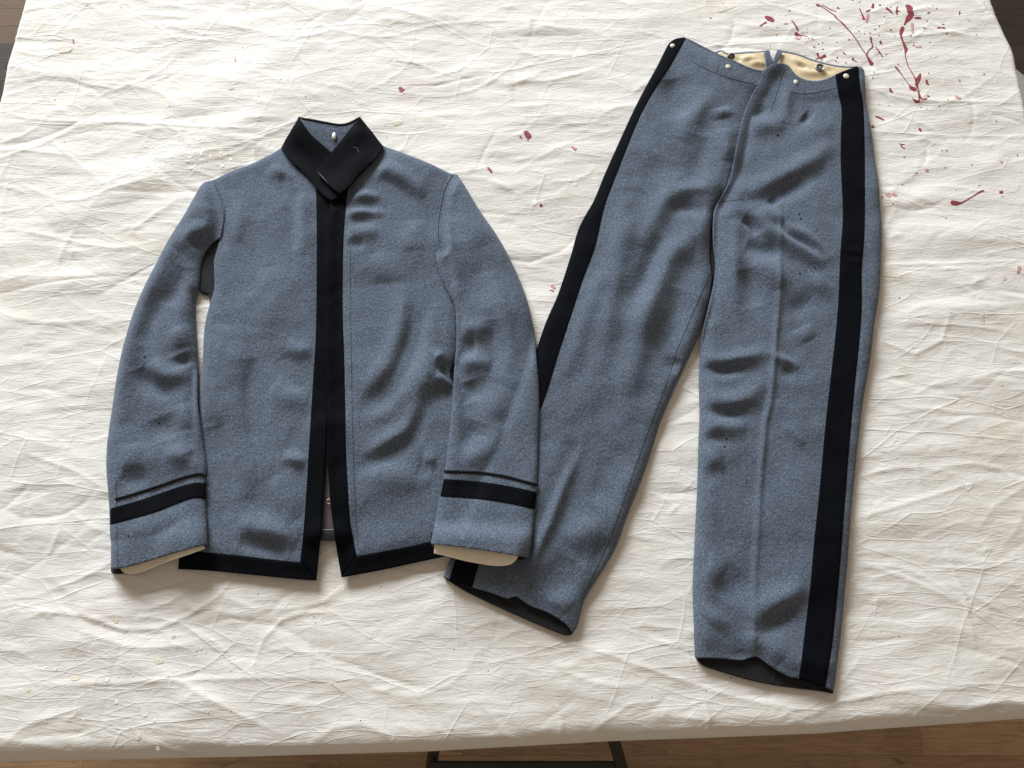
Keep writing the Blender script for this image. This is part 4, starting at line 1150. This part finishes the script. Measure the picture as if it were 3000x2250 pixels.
Ll = catmull(unproj([(1078, 374), (1086, 369), (1088, 374), (1083, 378)], 0.03), 0.001)
tube('loose_thread', np.column_stack([Ll, TABLE_Z+0.012+0*Ll[:, 0]]), 0.0003, CORD, coat, 5)

# sleeve, image left
h = 0.020
hs = 0.010
# back of the cuff and its cream lining, seen past the cuff edge
Panel('cuff_back', [('f', [(325, 1600), (325, 1676), (331, 1681)]), ('o', [(331, 1681), (356, 1681), (420, 1668), (520, 1632), (602, 1604)]), ('f', [(602, 1604), (595, 1540)]), ('o', [(595, 1540), (325, 1600)])], hs, WOOL_SHADED, coat, H=0.001, noise=0.0003, seed=19)
Panel('cuff_lining', [('o', [(352, 1664), (358, 1674), (369, 1680), (390, 1681), (419, 1674), (481, 1649), (553, 1624), (600, 1607)]), ('o', [(600, 1607), (585, 1575), (352, 1600), (352, 1664)])], hs, CREAM2, coat, H=0.013, of=0.8, ro=0.012, noise=0.0004, seed=20)
sl_out = [(607, 531), (597, 539), (553, 615), (502, 698), (452, 795), (405, 893), (372, 994), (343, 1117), (322, 1244), (314, 1352), (319, 1440), (323, 1499), (325, 1607), (325, 1668)]
sl_cuff = [(325, 1668), (358, 1664), (445, 1640), (517, 1618), (575, 1602), (607, 1598)]
sl_in = [(607, 1598), (604, 1517), (602, 1463), (603, 1390), (605, 1366), (593, 1280), (580, 1189), (577, 1081), (573, 972), (571, 900), (576, 865), (582, 842), (589, 777), (604, 734), (625, 709), (645, 696)]
sl_head = [(645, 696), (657, 640), (656, 604), (643, 560), (626, 528)]
sl_cap = [(626, 528), (607, 531)]
FSL = [([(520, 700), (470, 800), (430, 900), (395, 1000), (372, 1120), (360, 1260)], 6, 12), ([(470, 850), (440, 950), (420, 1020)], -4, 10), ([(545, 780), (520, 840), (490, 900)], -6, 11), ([(520, 740), (570, 690), (630, 665)], 6, 13), ([(560, 730), (600, 700)], -5, 9),
       ([(520, 960), (540, 1020)], 5, 12), ([(530, 1040), (545, 1075)], -6, 10), ([(440, 1060), (490, 1100), (560, 1095)], 6, 10), ([(410, 1080), (440, 1120), (500, 1165)], -7, 10), ([(470, 1220), (490, 1290)], -3.5, 18), ([(540, 1180), (555, 1260)], 4, 14),
       ([(480, 1330), (530, 1335), (590, 1350)], 6, 11), ([(560, 1325), (590, 1350)], -4, 8), ([(360, 1390), (400, 1405), (440, 1395)], -4.5, 11), ([(390, 1300), (385, 1380)], 3, 14), ([(365, 1560), (450, 1540), (560, 1500)], 2.5, 16), ([(600, 600), (580, 650)], 3, 14)]
ps = Panel('sleeve', [('f', sl_out), ('o', sl_cuff), ('f', sl_in), ('j', sl_head), ('f', sl_cap)], h, WOOL, coat, H=0.021, rf=0.026, of=0.80, ro=0.02, folds=FSL, gain=1.5, noise=0.0040, seed=21, over=0.008)
strip('cuff_braid', ps, [(324, 1490), (340, 1485), (408, 1466), (481, 1441), (535, 1423), (575, 1414), (603, 1416)], [(324, 1537), (372, 1524), (445, 1504), (499, 1484), (553, 1463), (580, 1459), (603, 1463)], h, BRAID, coat, nacross=18, seed=5)
cord_on(ps, [(340, 1463), (408, 1443), (481, 1419), (535, 1400), (582, 1389), (604, 1394)], h, 0.0021, coat, 'cuff_cord', CORD)
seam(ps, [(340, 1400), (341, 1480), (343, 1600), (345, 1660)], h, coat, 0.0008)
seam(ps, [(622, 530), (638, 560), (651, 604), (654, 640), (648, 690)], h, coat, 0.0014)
holes(ps, [(425, 1046), (466, 1240), (378, 1570)], h, coat, 0.0012)

# sleeve, image right, over the coat's side and the trouser leg
h = 0.030
hs = 0.028
Panel('cuff_back', [('o', [(1262, 1560), (1265, 1600), (1280, 1612)]), ('o', [(1280, 1612), (1400, 1640), (1530, 1640), (1548, 1632)]), ('f', [(1548, 1632), (1556, 1570)]), ('o', [(1556, 1570), (1262, 1560)])], hs, WOOL_SHADED, coat, H=0.001, noise=0.0003, seed=22)
Panel('cuff_lining', [('o', [(1273, 1590), (1271, 1621)]), ('o', [(1271, 1621), (1310, 1630), (1370, 1645), (1442, 1657), (1479, 1657), (1500, 1651), (1514, 1638), (1521, 1622)]), ('o', [(1521, 1622), (1520, 1580), (1273, 1570), (1273, 1590)])], 0.032, CREAM2, coat, H=0.003, of=0.8, ro=0.012, over=0.008, noise=0.0003, seed=23)
sr_out = [(1339, 510), (1356, 535), (1406, 618), (1461, 698), (1508, 788), (1544, 879), (1565, 972), (1571, 1037), (1578, 1117), (1580, 1189), (1577, 1298), (1573, 1421), (1567, 1492), (1558, 1571), (1549, 1634)]
sr_cuff = [(1549, 1634), (1479, 1622), (1406, 1611), (1334, 1601), (1262, 1593)]
sr_in = [(1262, 1593), (1281, 1493), (1298, 1406), (1309, 1334), (1321, 1225), (1328, 1135), (1332, 1063), (1337, 1008), (1336, 918), (1330, 890), (1316, 864), (1294, 817), (1281, 774), (1278, 752), (1284, 730)]
sr_head = [(1284, 730), (1279, 662), (1286, 607), (1298, 553), (1321, 509)]
sr_cap = [(1321, 509), (1339, 510)]
FSR = [([(1300, 640), (1310, 720), (1330, 800), (1355, 880)], 5, 9), ([(1298, 745), (1305, 790), (1322, 835)], -9, 7), ([(1360, 700), (1400, 800), (1430, 900)], -3.5, 16), ([(1430, 780), (1465, 880), (1490, 980), (1500, 1100)], 5.5, 11), ([(1440, 930), (1450, 1020), (1440, 1100)], -4.5, 12),
       ([(1345, 950), (1400, 960), (1440, 940)], 5, 11), ([(1350, 1010), (1395, 1010)], -8, 12), ([(1345, 1050), (1400, 1060), (1440, 1070)], 5.5, 10), ([(1370, 1110), (1390, 1170)], -5, 14), ([(1480, 1130), (1440, 1200), (1400, 1270)], 5, 15), ([(1480, 1240), (1420, 1320), (1340, 1360)], 5.5, 14), ([(1400, 1230), (1360, 1310)], -4, 13),
       ([(1520, 1200), (1510, 1320)], -3.5, 16), ([(1320, 560), (1330, 640)], -3, 9), ([(1345, 560), (1380, 650), (1420, 720)], 3.5, 14), ([(1300, 1400), (1400, 1395), (1560, 1440)], 1.5, 6), ([(1340, 1520), (1430, 1540), (1530, 1550)], 2.0, 20)]
pq = Panel('sleeve', [('f', sr_out), ('o', sr_cuff), ('f', sr_in), ('j', sr_head), ('f', sr_cap)], h, WOOL, coat, H=0.019, rf=0.024, of=0.80, ro=0.02, folds=FSR, gain=1.5, noise=0.0036, seed=24, over=0.008)
strip('cuff_braid', pq, [(1300, 1403), (1370, 1408), (1442, 1416), (1515, 1429), (1572, 1442)], [(1290, 1454), (1370, 1459), (1442, 1467), (1515, 1480), (1567, 1493)], h, BRAID, coat, nacross=18, seed=6)
cord_on(pq, [(1303, 1381), (1350, 1382), (1406, 1385), (1479, 1396), (1573, 1421)], h, 0.0021, coat, 'cuff_cord', CORD)
seam(pq, [(1327, 512), (1303, 553), (1291, 607), (1284, 662), (1286, 720)], h, coat, 0.0012)
